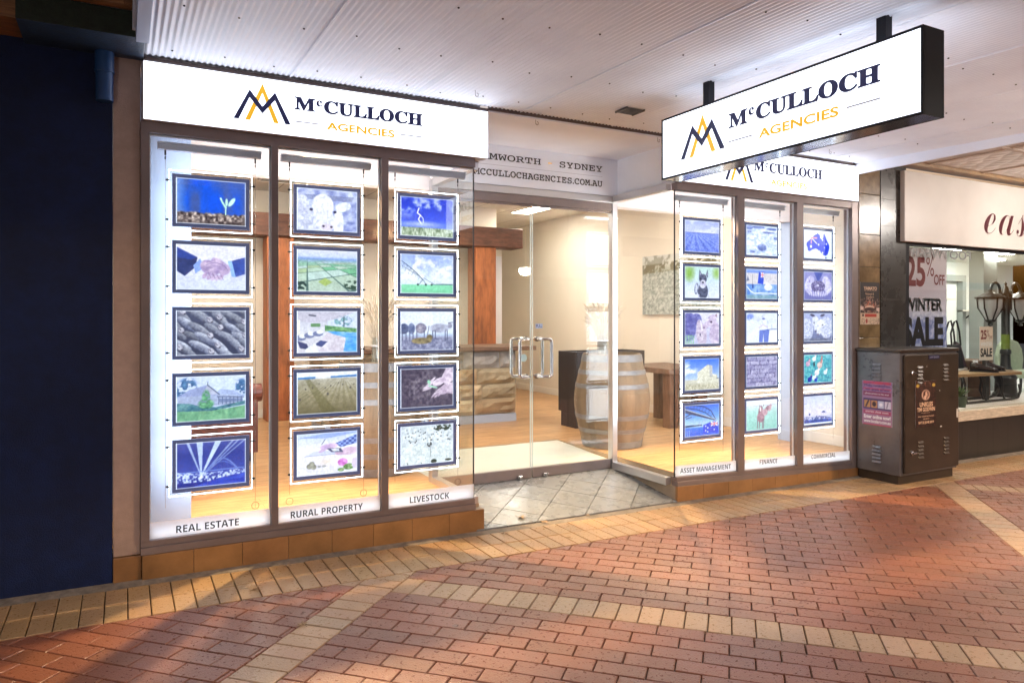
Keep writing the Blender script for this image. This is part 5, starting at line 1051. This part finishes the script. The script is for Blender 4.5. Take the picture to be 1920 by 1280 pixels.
def union(c, x0, y0, w, h):
    m = c.poly([(x0, y0), (x0+w, y0), (x0+w, y0+h), (x0, y0+h)]); c.put(m, (45, 70, 200)); c.put(m*np.maximum(c.line([(x0, y0), (x0+w, y0+h)], .02), c.line([(x0, y0+h), (x0+w, y0)], .02)), (240, 235, 250)); c.put(m*np.maximum(c.line([(x0, y0+h/2), (x0+w, y0+h/2)], .026), c.line([(x0+w/2, y0), (x0+w/2, y0+h)], .026)), (245, 240, 250)); c.put(m*np.maximum(c.line([(x0, y0+h/2), (x0+w, y0+h/2)], .013), c.line([(x0+w/2, y0), (x0+w/2, y0+h)], .013)), (225, 70, 95))
def P_bridge(c):
    c.grad([(0, (50, 100, 215)), (.26, (70, 125, 230)), (.32, (190, 215, 250)), (.6, (120, 170, 245)), (1, (70, 115, 225))]); c.put(c.poly([(0, .30), (.5, .33), (.5, .36), (.1, .37), (0, .36)]), (60, 90, 125)); K = (55, 68, 105); top = [(.0, .98), (.3, .98), (.55, .92), (.75, .78), (.88, .52)]; bot = [(.0, .92), (.35, .84), (.6, .72), (.84, .50)]; c.put(c.line(top, .016), K); c.put(c.line(bot, .014), K)
    for k in range(11):
        t = k/10; xa = .88*t; ya = np.interp(xa, [p[0] for p in top], [p[1] for p in top]); yb = np.interp(xa*.95, [p[0] for p in bot], [p[1] for p in bot]); c.put(c.line([(xa, ya), (xa*.95, yb)], .007), K); c.put(c.line([(xa, ya), (xa*.95+.07, yb-.03)], .005), (85, 100, 140))
    c.put(c.poly([(0, .90), (.9, .50), (.86, .46), (0, .76)]), (78, 90, 122)); c.put(c.line([(0, .88), (.88, .50)], .012), (196, 205, 215)); c.put(c.line([(0, .62), (.14, .70), (.3, .72)], .02), (72, 84, 115)); c.put(c.line([(.04, .58), (.2, .62)], .016), (78, 90, 120)); c.put(c.poly([(.52, .06), (.53, .34), (.74, .42), (.98, .30), (.97, .06), (.75, .10)]), (55, 85, 215)); union(c, .74, .28, .22, .15)
    for x, y in ((.60, .30), (.66, .24), (.60, .16), (.85, .17), (.66, .12)): c.put(c.ell(x, y, .02, .03, 0, .4), (235, 240, 252))
    for x in (.03, .08, .13): c.put(c.line([(x, 0), (x+.01, .2)], .008), (190, 215, 235))
def P_rapids(c):
    n = c.noise(14, 16, 4); c.grad([(0, (206, 216, 246)), (1, (196, 206, 240))]); c.shade(np.ones_like(c.X), n**.8, (165, 185, 232), (246, 248, 255))
    for x, y, rx, ry in ((.1, .92, .14, .09), (.4, .94, .24, .06), (.82, .90, .2, .05), (.72, .78, .24, .04), (.95, .60, .08, .06), (.50, .27, .17, .14), (.1, .78, .08, .04), (.2, .12, .1, .05)): c.shade(c.ell(x, y, rx, ry, 0, .3), c.noise(18), (92, 108, 172), (165, 180, 226))
def P_flagwall(c):
    c.grad([(0, (110, 150, 200)), (.4, (125, 165, 225)), (.42, (206, 200, 205)), (.86, (212, 206, 215)), (.87, (120, 150, 220)), (1, (140, 165, 228))]); c.shade((c.Y < .5).astype(float), c.noise(14, 5), (85, 130, 205), (165, 195, 235)); c.put(c.poly([(0, .5), (1, .5), (1, .86), (0, .86)]), (212, 206, 212)); c.put(c.poly([(.36, .52), (.40, .90), (.58, .92), (.54, .50)]), (50, 82, 205)); union(c, .46, .72, .11, .18)
    c.put(c.line([(.2, .82), (.2, .5)], .008), (120, 120, 130)); c.put(c.poly([(.18, .36), (.23, .36), (.23, .50), (.18, .50)]), (60, 90, 165)); c.put(c.poly([(0, .58), (.05, .78), (.1, .62)]), (112, 118, 150)); c.put(c.ell(.70, .40, .14, .12), (225, 225, 245)); c.put(c.ell(.68, .50, .06, .07), (232, 230, 246)); c.put(c.line([(0, .44), (.14, .26), (.26, .19), (.5, .21), (1, .19)], .018), (238, 240, 252)); c.put(c.ell(.6, .15, .18, .08, 0, .5), (180, 200, 238)); c.shade((c.Y < .14).astype(float)*.7, c.noise(16, 6), (100, 135, 140), (160, 190, 195))
def P_farmer(c):
    c.grad([(0, (226, 228, 252)), (1, (218, 224, 250))]); n = c.noise(10); c.put(c.ell(.12, .86, .16, .14, 0, .5)*(n > .4), (135, 155, 225)); c.put(c.ell(.36, .80, .1, .12, 0, .5), (205, 210, 240)); c.shade(np.maximum(c.ell(.58, .62, .15, .22), c.ell(.55, .86, .06, .08)), n, (190, 198, 240), (240, 242, 255)); c.put(c.ell(.55, .80, .05, .035), (115, 125, 185)); c.put(c.poly([(.42, .42), (.40, 0), (.52, 0), (.55, .32), (.56, 0), (.70, 0), (.74, .44)]), (112, 130, 205)); c.put(c.line([(.40, .5), (.52, .60), (.68, .52)], .03), (212, 200, 226)); c.put(c.poly([(.72, .0), (.78, .42), (1, .44), (1, 0)]), (236, 238, 252)); c.put(c.line([(.66, .44), (1, .45)], .012), (95, 108, 165)); c.put(c.line([(.82, .46), (.82, .60)], .010), (95, 108, 165))
def P_bricks(c):
    n = c.noise(28, 24, 4); r = np.floor(c.Y*7); x = c.X*3.4+(r % 2)*.5+.13*np.sin(r*5.1); fx, fy = x-np.floor(x), c.Y*7-r; h = np.abs(np.sin(np.floor(x)*12.99+r*78.2)*43758.5) % 1; c.shade(np.ones_like(c.X), np.clip(.35+.4*h+.6*(n-.5), 0, 1), (120, 116, 160), (205, 200, 226)); e = np.minimum.reduce([fx*3, (1-fx)*3, fy*1.6, (1-fy)*1.6])+.25*(n-.5); c.put(np.clip((.16-e)*9, 0, 1), (88, 84, 128), .8)
def P_horse(c):
    c.grad([(0, (150, 205, 195)), (.6, (180, 220, 215)), (.76, (205, 228, 230)), (.8, (226, 232, 248)), (1, (232, 235, 250))]); c.put((c.noise(40, 18, 2) > .6)*np.clip((.7-c.Y)*3, 0, 1), (140, 190, 180), .5); c.put(c.line([(.0, .80), (1, .82)], .008), (176, 186, 205)); n = c.noise(10); B = ((140, 105, 125), (190, 155, 165)); c.shade(np.maximum.reduce([c.ell(.46, .42, .13, .18), c.ell(.46, .62, .08, .20, -.1), c.ell(.66, .68, .10, .08, .9)]), n, *B); c.shade(np.maximum(c.ell(.76, .72, .05, .14, -.4), c.ell(.60, .58, .09, .12)), n, (176, 140, 155), (215, 180, 190)); c.put(c.ell(.45, .70, .02, .09), (240, 236, 240))
    for x in (.36, .42, .52, .56): c.put(c.line([(x, .34), (x-.01, .06)], .018), (128, 95, 118))
    c.put(c.line([(.42, .82), (.44, .76)], .014), (120, 90, 110)); c.put(c.line([(.56, .84), (.54, .78)], .014), (120, 90, 110))
AUS = [(.10, .56), (.09, .46), (.13, .38), (.14, .28), (.20, .25), (.30, .32), (.42, .36), (.50, .32), (.53, .28), (.56, .31), (.60, .22), (.68, .15), (.76, .12), (.84, .17), (.88, .28), (.91, .42), (.90, .52), (.84, .62), (.80, .70), (.76, .82), (.72, .93), (.69, .86), (.68, .74), (.62, .70), (.58, .74), (.57, .84), (.48, .90), (.42, .84), (.36, .88), (.28, .76), (.22, .68), (.14, .62)]
def P_map(c):
    c.grad([(0, (222, 232, 252)), (1, (234, 238, 254))]); m = c.poly(AUS); k = c.a.copy(); c.put(m, (42, 72, 215)); j = c.a.copy(); union(c, .05, .52, .42, .42); c.a = np.where(m[..., None] > .5, c.a, k); c.put(c.poly([(.74, .07), (.82, .08), (.78, .0)]), (48, 70, 170))
    for x, y, r in ((.25, .42, .045), (.52, .50, .03), (.66, .68, .03), (.80, .54, .03), (.66, .22, .03), (.73, .41, .016)): c.put(c.ell(x, y, r, r*1.5, 0, .4)*m, (245, 248, 255))
def P_cupped(c):
    c.grad([(0, (115, 115, 175)), (1, (150, 150, 205))]); n = c.noise(16); c.put(c.poly([(.34, 1), (.70, 1), (.5, .62)]), (75, 90, 170)); S = ((175, 168, 212), (226, 222, 246)); c.shade(np.maximum(c.ell(.2, .55, .16, .34, -.5), c.ell(.82, .55, .16, .34, .5)), n, *S); c.shade(c.ell(.5, .48, .27, .22), c.noise(34, 24, 3), (70, 62, 112), (170, 162, 205))
    for k in range(5): c.shade(c.ell(.18+.08*k, .26-.03*k+.006*k*k, .035, .12, .5-.1*k, .3), n, *S); c.shade(c.ell(.84-.08*k, .26-.03*k+.006*k*k, .035, .12, -.5+.1*k, .3), n, *S)
    c.put(c.ell(.2, .66, .03, .05), (140, 132, 182)); c.put(c.ell(.5, .52, .05, .05)*(n > .4), (205, 200, 230))
def P_sheep(c):
    c.grad([(0, (105, 110, 145)), (.3, (135, 142, 182)), (1, (175, 182, 220))]); n = c.noise(34, 26, 3); c.shade(np.maximum(c.ell(.10, .42, .24, .42), c.ell(.80, .48, .24, .40)), n, (160, 166, 200), (232, 234, 248)); c.shade(np.maximum(c.ell(.40, .72, .13, .20), c.ell(.42, .50, .08, .16)), n, (186, 190, 218), (238, 240, 252)); c.shade(np.maximum(c.ell(.62, .64, .14, .16), c.ell(.54, .40, .09, .20, -.35)), n, (196, 198, 222), (246, 246, 255)); c.put(c.ell(.30, .92, .09, .05, -.2), (92, 90, 118)); c.put(c.ell(.66, .92, .09, .045, .2), (92, 90, 118)); c.put(c.ell(.50, .24, .05, .045), (126, 120, 152)); c.put(c.ell(.36, .66, .02, .03), (45, 46, 66)); c.put(c.ell(.66, .58, .022, .03), (45, 46, 66)); c.put(c.ell(.42, .36, .04, .04), (110, 106, 140)); c.shade((c.Y < .12).astype(float)*.8, c.noise(20), (92, 98, 122), (145, 150, 175))
def P_hens(c):
    c.grad([(0, (70, 165, 190)), (1, (95, 175, 205))]); c.shade(np.ones_like(c.X), c.noise(26, 20, 3), (55, 140, 165), (125, 205, 205)); n = c.noise(12)
    for x, y, r, c1, c2 in ((.36, .84, .07, (220, 222, 232), (246, 246, 252)), (.14, .68, .08, (190, 150, 180), (232, 200, 215)), (.56, .62, .10, (196, 165, 165), (236, 215, 205)), (.46, .36, .09, (215, 212, 222), (245, 242, 248)), (.36, .18, .07, (215, 220, 235), (246, 248, 255)), (.76, .36, .07, (205, 215, 232), (240, 244, 252)), (.20, .13, .08, (22, 50, 150), (50, 85, 190)), (.42, .10, .06, (35, 70, 165), (60, 100, 200))): c.shade(np.maximum(c.ell(x, y, r, r*1.2), c.ell(x+r*.7, y+r*1.2, r*.45, r*.7)), n, c1, c2); c.put(c.ell(x+r*.8, y+r*1.9, r*.2, r*.25), (225, 95, 110))
    c.put(c.line([(.60, .70), (.64, .92)], .035), (190, 120, 120)); c.put(c.ell(.36, .66, .03, .09), (60, 52, 66))
    for x in np.linspace(.8, .98, 5): c.put(c.line([(x, .86), (x, 1)], .008), (165, 200, 235))
def P_dusk(c):
    c.grad([(0, (80, 100, 190)), (.14, (92, 110, 195)), (.2, (205, 208, 240)), (.4, (226, 218, 244)), (.7, (214, 214, 248)), (1, (200, 206, 245))]); n = c.noise(30, 22, 3); c.put(c.poly([(0, .06), (0, .26), (.5, .30), (1, .20), (1, .08)])*(n > .42), (72, 84, 140), .8); c.put(c.ell(.70, .40, .07, .06), (85, 98, 150)); c.put(c.poly([(.6, .34), (.8, .34), (.8, .39), (.6, .39)]), (214, 208, 235)); c.put(c.ell(.20, .36, .03, .05), (72, 88, 150)); c.put(c.line([(.02, .74), (.10, .74)], .016), (165, 172, 215)); c.put(c.line([(0, .30), (.4, .24), (1, .28)], .008), (125, 130, 175)); c.put((c.Y < .06).astype(float), (228, 232, 250))
PANELS = [
 (.476, [(P_seedling, 'lightbox panel with a pale seedling sprouting from soil on blue'), (P_handshake, 'lightbox panel of two suited arms shaking hands'), (P_sheepbacks, 'lightbox panel of a tightly packed flock of grey sheep'), (P_house, 'lightbox panel of a gabled homestead with a round tree and lawn'), (P_beams, 'lightbox panel of a night harbour bridge with white light beams')]),
 (1.187, [(P_cow, 'lightbox panel of a white cow face with a yellow ear tag'), (P_aerial, 'lightbox panel with an aerial view of green farm fields'), (P_pool, 'lightbox panel of a patio with loungers and a blue pool'), (P_bales, 'lightbox panel of a stubble paddock dotted with round bales'), (P_desk, 'lightbox panel of hands with a phone above coins and a pink flower')]),
 (1.89, [(P_lightning, 'lightbox panel of lightning in a deep blue sky over crops'), (P_pivot, 'lightbox panel of a pivot irrigator over a bright green field'), (P_cattle, 'lightbox panel of cattle standing with one brown cow lying down'), (P_soilhands, 'lightbox panel of bare hands planting a seedling in dark soil'), (P_mob, 'lightbox panel of a pale mob of woolly sheep with dark faces')]),
 (4.452, [(P_rows, 'lightbox panel of blue ploughed rows running to the horizon'), (P_pup, 'lightbox panel of a dark pointy-eared puppy on green'), (P_horses, 'lightbox panel of a foal nuzzling two horses'), (P_stack, 'lightbox panel of a tall straw bale stack under blue sky'), (P_bridge, 'lightbox panel of a steel arch bridge with a flag by day')]),
 (5.178, [(P_rapids, 'lightbox panel of white river rapids with dark rocks'), (P_flagwall, 'lightbox panel with a blue flag on a wall above a hammock'), (P_farmer, 'lightbox panel of a person in blue jeans beside a white box'), (P_bricks, 'lightbox panel of a rough stone brick wall'), (P_horse, 'lightbox panel of a brown horse standing in a pale green paddock')]),
 (5.935, [(P_map, 'lightbox panel of a blue starred country-shaped flag on white'), (P_cupped, 'lightbox panel of cupped hands holding dark soil'), (P_sheep, 'lightbox panel of two woolly sheep faces close up'), (P_hens, 'lightbox panel of hens scattered on teal grass'), (P_dusk, 'lightbox panel of a hazy dusk skyline with a small dome')])]
MATB = M('panel_mat_border', s8(66, 76, 120), .35, emit=s8(68, 75, 104), estr=.38)
proto = thing('lightbox_panel', (0, 0, 0), 'panel', 'lightbox', 'lightbox panels hung in the windows')
def rim(m, w, h, t, y0, y1):
    m.box(-w/2, w/2, y0, y1, h/2-t, h/2); m.box(-w/2, w/2, y0, y1, -h/2, -h/2+t); m.box(-w/2, -w/2+t, y0, y1, -h/2+t, h/2-t); m.box(w/2-t, w/2, y0, y1, -h/2+t, h/2-t); return m
m = MB(); m.box(-.231, .231, -.001, .003, -.174, .174); m.build('acrylic_sheet', ACRYL, proto)
rim(MB(), .476, .362, .0040, -.0018, .0034).build('light_edge', LED_EDGE, proto)
rim(MB(), .440, .318, .022, -.0085, -.0015).build('mat_border', MATB, proto, bevel=.0015)
m = MB(); m.box(-.195, .195, -.0068, -.0025, -.138, .138); m.build('backing', MATB, proto)
m = MB(); m.box(-.218, .218, .0035, .0065, -.157, .157); m.build('rear_print', LED_BACK, proto)
for sx in (-1, 1):
    for sz in (-1, 1):
        m = MB(); m.tube([(sx*.232, 0, sz*.118), (sx*.254, 0, sz*.118)], .0058, 8); m.tube([(sx*.244, -.009, sz*.118), (sx*.244, .009, sz*.118)], .0062, 8); m.build('clamp', BLACKM, proto)
first = True; k = 0
for xc, col in PANELS:
    for r, (fnp, lab) in enumerate(col):
        c = Cv(PWN, PHN, k); fnp(c); c.grain(); c.margin(.028); me = pict_mesh('picture', c.out(), lambda u, w, d: (u, -.0073, w), -.1975, .1975, -.1365, .1365); me.materials.append(PICT)
        loc = (xc, .12, 2.205-.4*r)
        o = proto if first else copy_tree(proto, loc); first = False
        o.location = loc; o['label'] = lab
        for ch in [q for q in o.children if q.name.startswith('picture')]: bpy.data.objects.remove(ch)
        p = bpy.data.objects.new('picture', me); COL.objects.link(p); p.parent = o; k += 1
# ---------------------------------------------------------------- printed posters
def poster(name, label, cat, fn, u0, u1, w0, w1, res, paint, texts, curl=0, thick=.0015, mats=None, depth=None):
    c = Cv(*res, seed=len(label)); paint(c); t = thing(name, fn((u0+u1)/2, w0, 0), label, cat)
    m = MB(); p = [fn(u, w, d) for d in (-thick-.0005, -.0006) for u, w in ((u0, w0), (u1, w0), (u1, w1), (u0, w1))]; m.hexa(p); m.build('sheet', WHITEV, t)
    me = pict_mesh('print', c.out(), fn, u0, u1, w0, w1); o0 = ORG[t.name]
    me.transform(__import__('mathutils').Matrix.Translation(Vector(o0)*-1)); me.materials.append(PRINT); o = bpy.data.objects.new('print', me); COL.objects.link(o); o.parent = t
    if texts:
        m = MB(); ms = []
        for body, a, b, z0, z1, mat, bold in texts:
            if mat not in ms: ms.append(mat)
            m.text(body, fn, u0+a*(u1-u0), u0+b*(u1-u0), w0+z0*(w1-w0), w0+z1*(w1-w0), .0012, ms.index(mat), bold=bold)
        m.build('lettering', ms, t)
    return t
MAR = M('maroon_ink', s8(120, 40, 42), .5); BLKI = M('black_ink', s8(24, 22, 26), .5); WHI = M('white_ink', (.85, .85, .87), .5); REDI = M('red_ink', s8(176, 58, 46), .5); TANI = M('tan_ink', s8(214, 178, 150), .5); PURI = M('purple_ink', s8(70, 40, 100), .5); GRYI = M('grey_ink', s8(120, 120, 125), .5)
def p_sale(c):
    c.grad([(0, (120, 135, 190)), (.30, (150, 160, 212)), (.38, (205, 205, 225)), (.6, (200, 190, 205)), (1, (222, 210, 214))]); n = c.noise(20, 30, 4); c.put((n > .5)*np.clip((.44-c.Y)*6, 0, 1), (96, 112, 172), .7); c.put((c.noise(30, 40, 3) > .6)*(c.Y < .4), (225, 230, 245), .6)
poster('sale_poster', 'tall hanging winter sale poster with maroon twenty-five percent off', 'poster', FY(.05), 7.155, 7.915, 1.10, 2.235, (60, 90), p_sale,
  [('25', .06, .50, .64, .92, MAR, .03), ('%', .52, .70, .74, .93, MAR, .0), ('OFF', .70, .95, .66, .76, MAR, .02), ('WINTER', .02, .90, .41, .535, GRYI, .05), ('WINTER', .035, .885, .418, .527, WHI, .012), ('SALE', .0, .92, .08, .36, BLKI, .05)])
def p_sale2(c): c.grad([(0, (226, 216, 200)), (1, (222, 205, 188))])
poster('small_sale_sign', 'small cream sale sign standing beside the lamp post', 'sign', FY(.52), 9.39, 9.68, .965, 1.385, (20, 30), p_sale2,
  [('25', .08, .52, .62, .90, MAR, .03), ('%', .54, .72, .70, .90, MAR, .0), ('OFF', .70, .96, .63, .72, MAR, .01), ('WINTER', .06, .94, .42, .54, WHI, .02), ('SALE', .06, .95, .10, .36, BLKI, .04)])
m = MB(); m.box(9.50, 9.57, .505, .55, .47, .962); tag(m.build('sign_easel', IR), 'black easel leg holding the small sale sign', 'easel')
def p_yam(c):
    c.grad([(0, (214, 190, 165)), (.275, (210, 186, 160)), (.28, (40, 26, 26)), (1, (38, 28, 32))]); n = c.noise(26, 30, 3); f = c.Y > .28; c.put((n > .58)*f*(c.Y < .62)*c.ell(.5, .45, .40, .2, 0, .5), (176, 84, 62)); c.put((c.noise(30, 40, 2) > .68)*f*(c.Y < .62), (214, 180, 160), .8); c.put(c.ell(.48, .40, .27, .055), (226, 192, 170)); c.put(c.ell(.48, .37, .27, .04), (60, 32, 28)); c.put(c.ell(.06, .39, .12, .05), (222, 196, 186)); c.put(c.ell(.95, .36, .14, .05), (222, 196, 186)); c.put(c.poly([(.24, .18), (.84, .18), (.84, .26), (.24, .26)]), (176, 58, 44)); c.put(c.poly([(.1, .20), (.19, .20), (.19, .25), (.1, .25)]), (60, 40, 40)); c.put(c.ell(.33, .09, .05, .06), (150, 40, 35)); c.put((c.noise(40, 60, 2) > .66)*(c.Y < .15)*(c.X > .42), (120, 95, 85), .8); c.put((c.noise(40, 60, 2) > .6)*(c.Y < .15)*(c.X < .26)*(c.X > .06), (110, 85, 78), .8)
poster('restaurant_poster', 'small dark restaurant poster taped to the brown tiled pillar', 'poster', FY(-.018), 6.385, 6.675, 1.43, 1.848, (46, 66), p_yam, [('YAMATO', .16, .86, .815, .90, TANI, .05), ('THE TASTE OF JAPAN', .18, .84, .785, .805, TANI, 0), ('Relaxed &', .26, .70, .70, .755, TANI, 0), ('modern', .30, .70, .63, .685, TANI, 0)])
def p_comp(c):
    c.grad([(0, (160, 120, 150)), (1, (150, 118, 152))])
    for y0, y1, col in ((.93, .985, (190, 62, 90)), (.80, .84, (196, 80, 110)), (.66, .76, (130, 50, 88)), (.36, .60, (70, 48, 100)), (.26, .34, (165, 70, 105)), (.0, .03, (176, 60, 96))): c.put(c.poly([(.05, y0), (.95, y0), (.95, y1), (.05, y1)]), col)
    for x0, col in ((.08, (190, 140, 82)), (.31, (198, 142, 90)), (.53, (190, 196, 220)), (.75, (210, 205, 222))): c.put(c.poly([(x0, .40), (x0+.2, .40), (x0+.2, .56), (x0, .56)]), col)
    c.put(c.ell(.41, .48, .07, .06), (52, 30, 36)); c.put(c.line([(.14, .42), (.22, .54)], .02), (60, 36, 40)); c.put(c.ell(.63, .48, .06, .04), (236, 236, 246)); c.put(c.line([(.82, .42), (.86, .54)], .012), (120, 110, 140)); c.put((c.noise(50, 70, 2) > .62)*((c.Y > .76)*(c.Y < .98)), (96, 60, 130), .6)
XF = lambda x: (lambda u, w, d: (x-d, -u, w))
poster('competition_poster', 'pink and white competition poster stuck on the side of the electrical cabinet', 'poster', XF(6.298), .10, .41, .475, .895, (50, 68), p_comp, [('Photo competition', .08, .94, .865, .925, PURI, .02), ('win great prizes', .10, .92, .775, .835, PURI, .02), ('photo prizes to be won', .10, .90, .685, .735, WHI, .0), ('entries close soon', .12, .88, .285, .33, WHI, 0), ('Enter online now!', .06, .95, .15, .235, WHI, .04), ('www.localart.com.au', .06, .95, .055, .125, WHI, .03)])
def p_gig(c):
    c.grad([(0, (28, 14, 14)), (1, (40, 22, 20))]); n = c.noise(26, 40, 3); c.put((n > .62).astype(float), (92, 50, 42), .6); c.put(c.ell(.5, .69, .22, .125, 0, .2), (196, 160, 142)); c.put(c.ell(.5, .69, .17, .10, 0, .2)*(c.noise(18, 10, 2) > .5), (64, 34, 30)); c.put(c.ell(.12, .895, .08, .04), (176, 150, 70)); c.put(c.ell(.88, .895, .08, .04), (176, 150, 70)); c.put((c.noise(30, 10, 2) > .55)*c.ell(.5, .92, .28, .05), (140, 96, 84), .8)
poster('gig_poster', 'dark band gig poster stuck on the door of the electrical cabinet', 'poster', FY(-.515), 6.485, 6.80, .475, .905, (46, 68), p_gig, [('UNKLES', .20, .84, .44, .54, TANI, .03), ('TIM GODWIN', .08, .94, .335, .425, TANI, .03), ('with special guests', .28, .70, .295, .318, TANI, 0), ('the imperial hotel', .12, .88, .205, .25, TANI, .0), ('tamworth', .36, .66, .16, .195, TANI, 0), ('SAT 22 JUNE 2019', .14, .88, .055, .125, TANI, .03)])
def p_paddock(c):
    c.grad([(0, (150, 158, 150)), (.66, (176, 180, 172)), (.72, (150, 155, 140)), (.84, (196, 196, 188)), (1, (206, 204, 200))]); c.shade((c.Y < .70+.08*c.X).astype(float), c.noise(60, 40, 3), (122, 130, 124), (204, 206, 200)); t = c.noise(24, 16); c.put((np.abs(c.Y-.77-.06*c.X) < .075)*(t > .36), (112, 106, 82)); c.put((c.noise(16, 9) > .5)*(np.abs(c.Y-.92) < .08)*(c.X < .4), (140, 140, 128), .8)
t = poster('wall_photograph', 'large frameless grey paddock photograph on the white side wall', 'picture', XF(6.53), -3.56, -2.02, 1.54, 2.36, (120, 64), p_paddock, [], thick=.03)
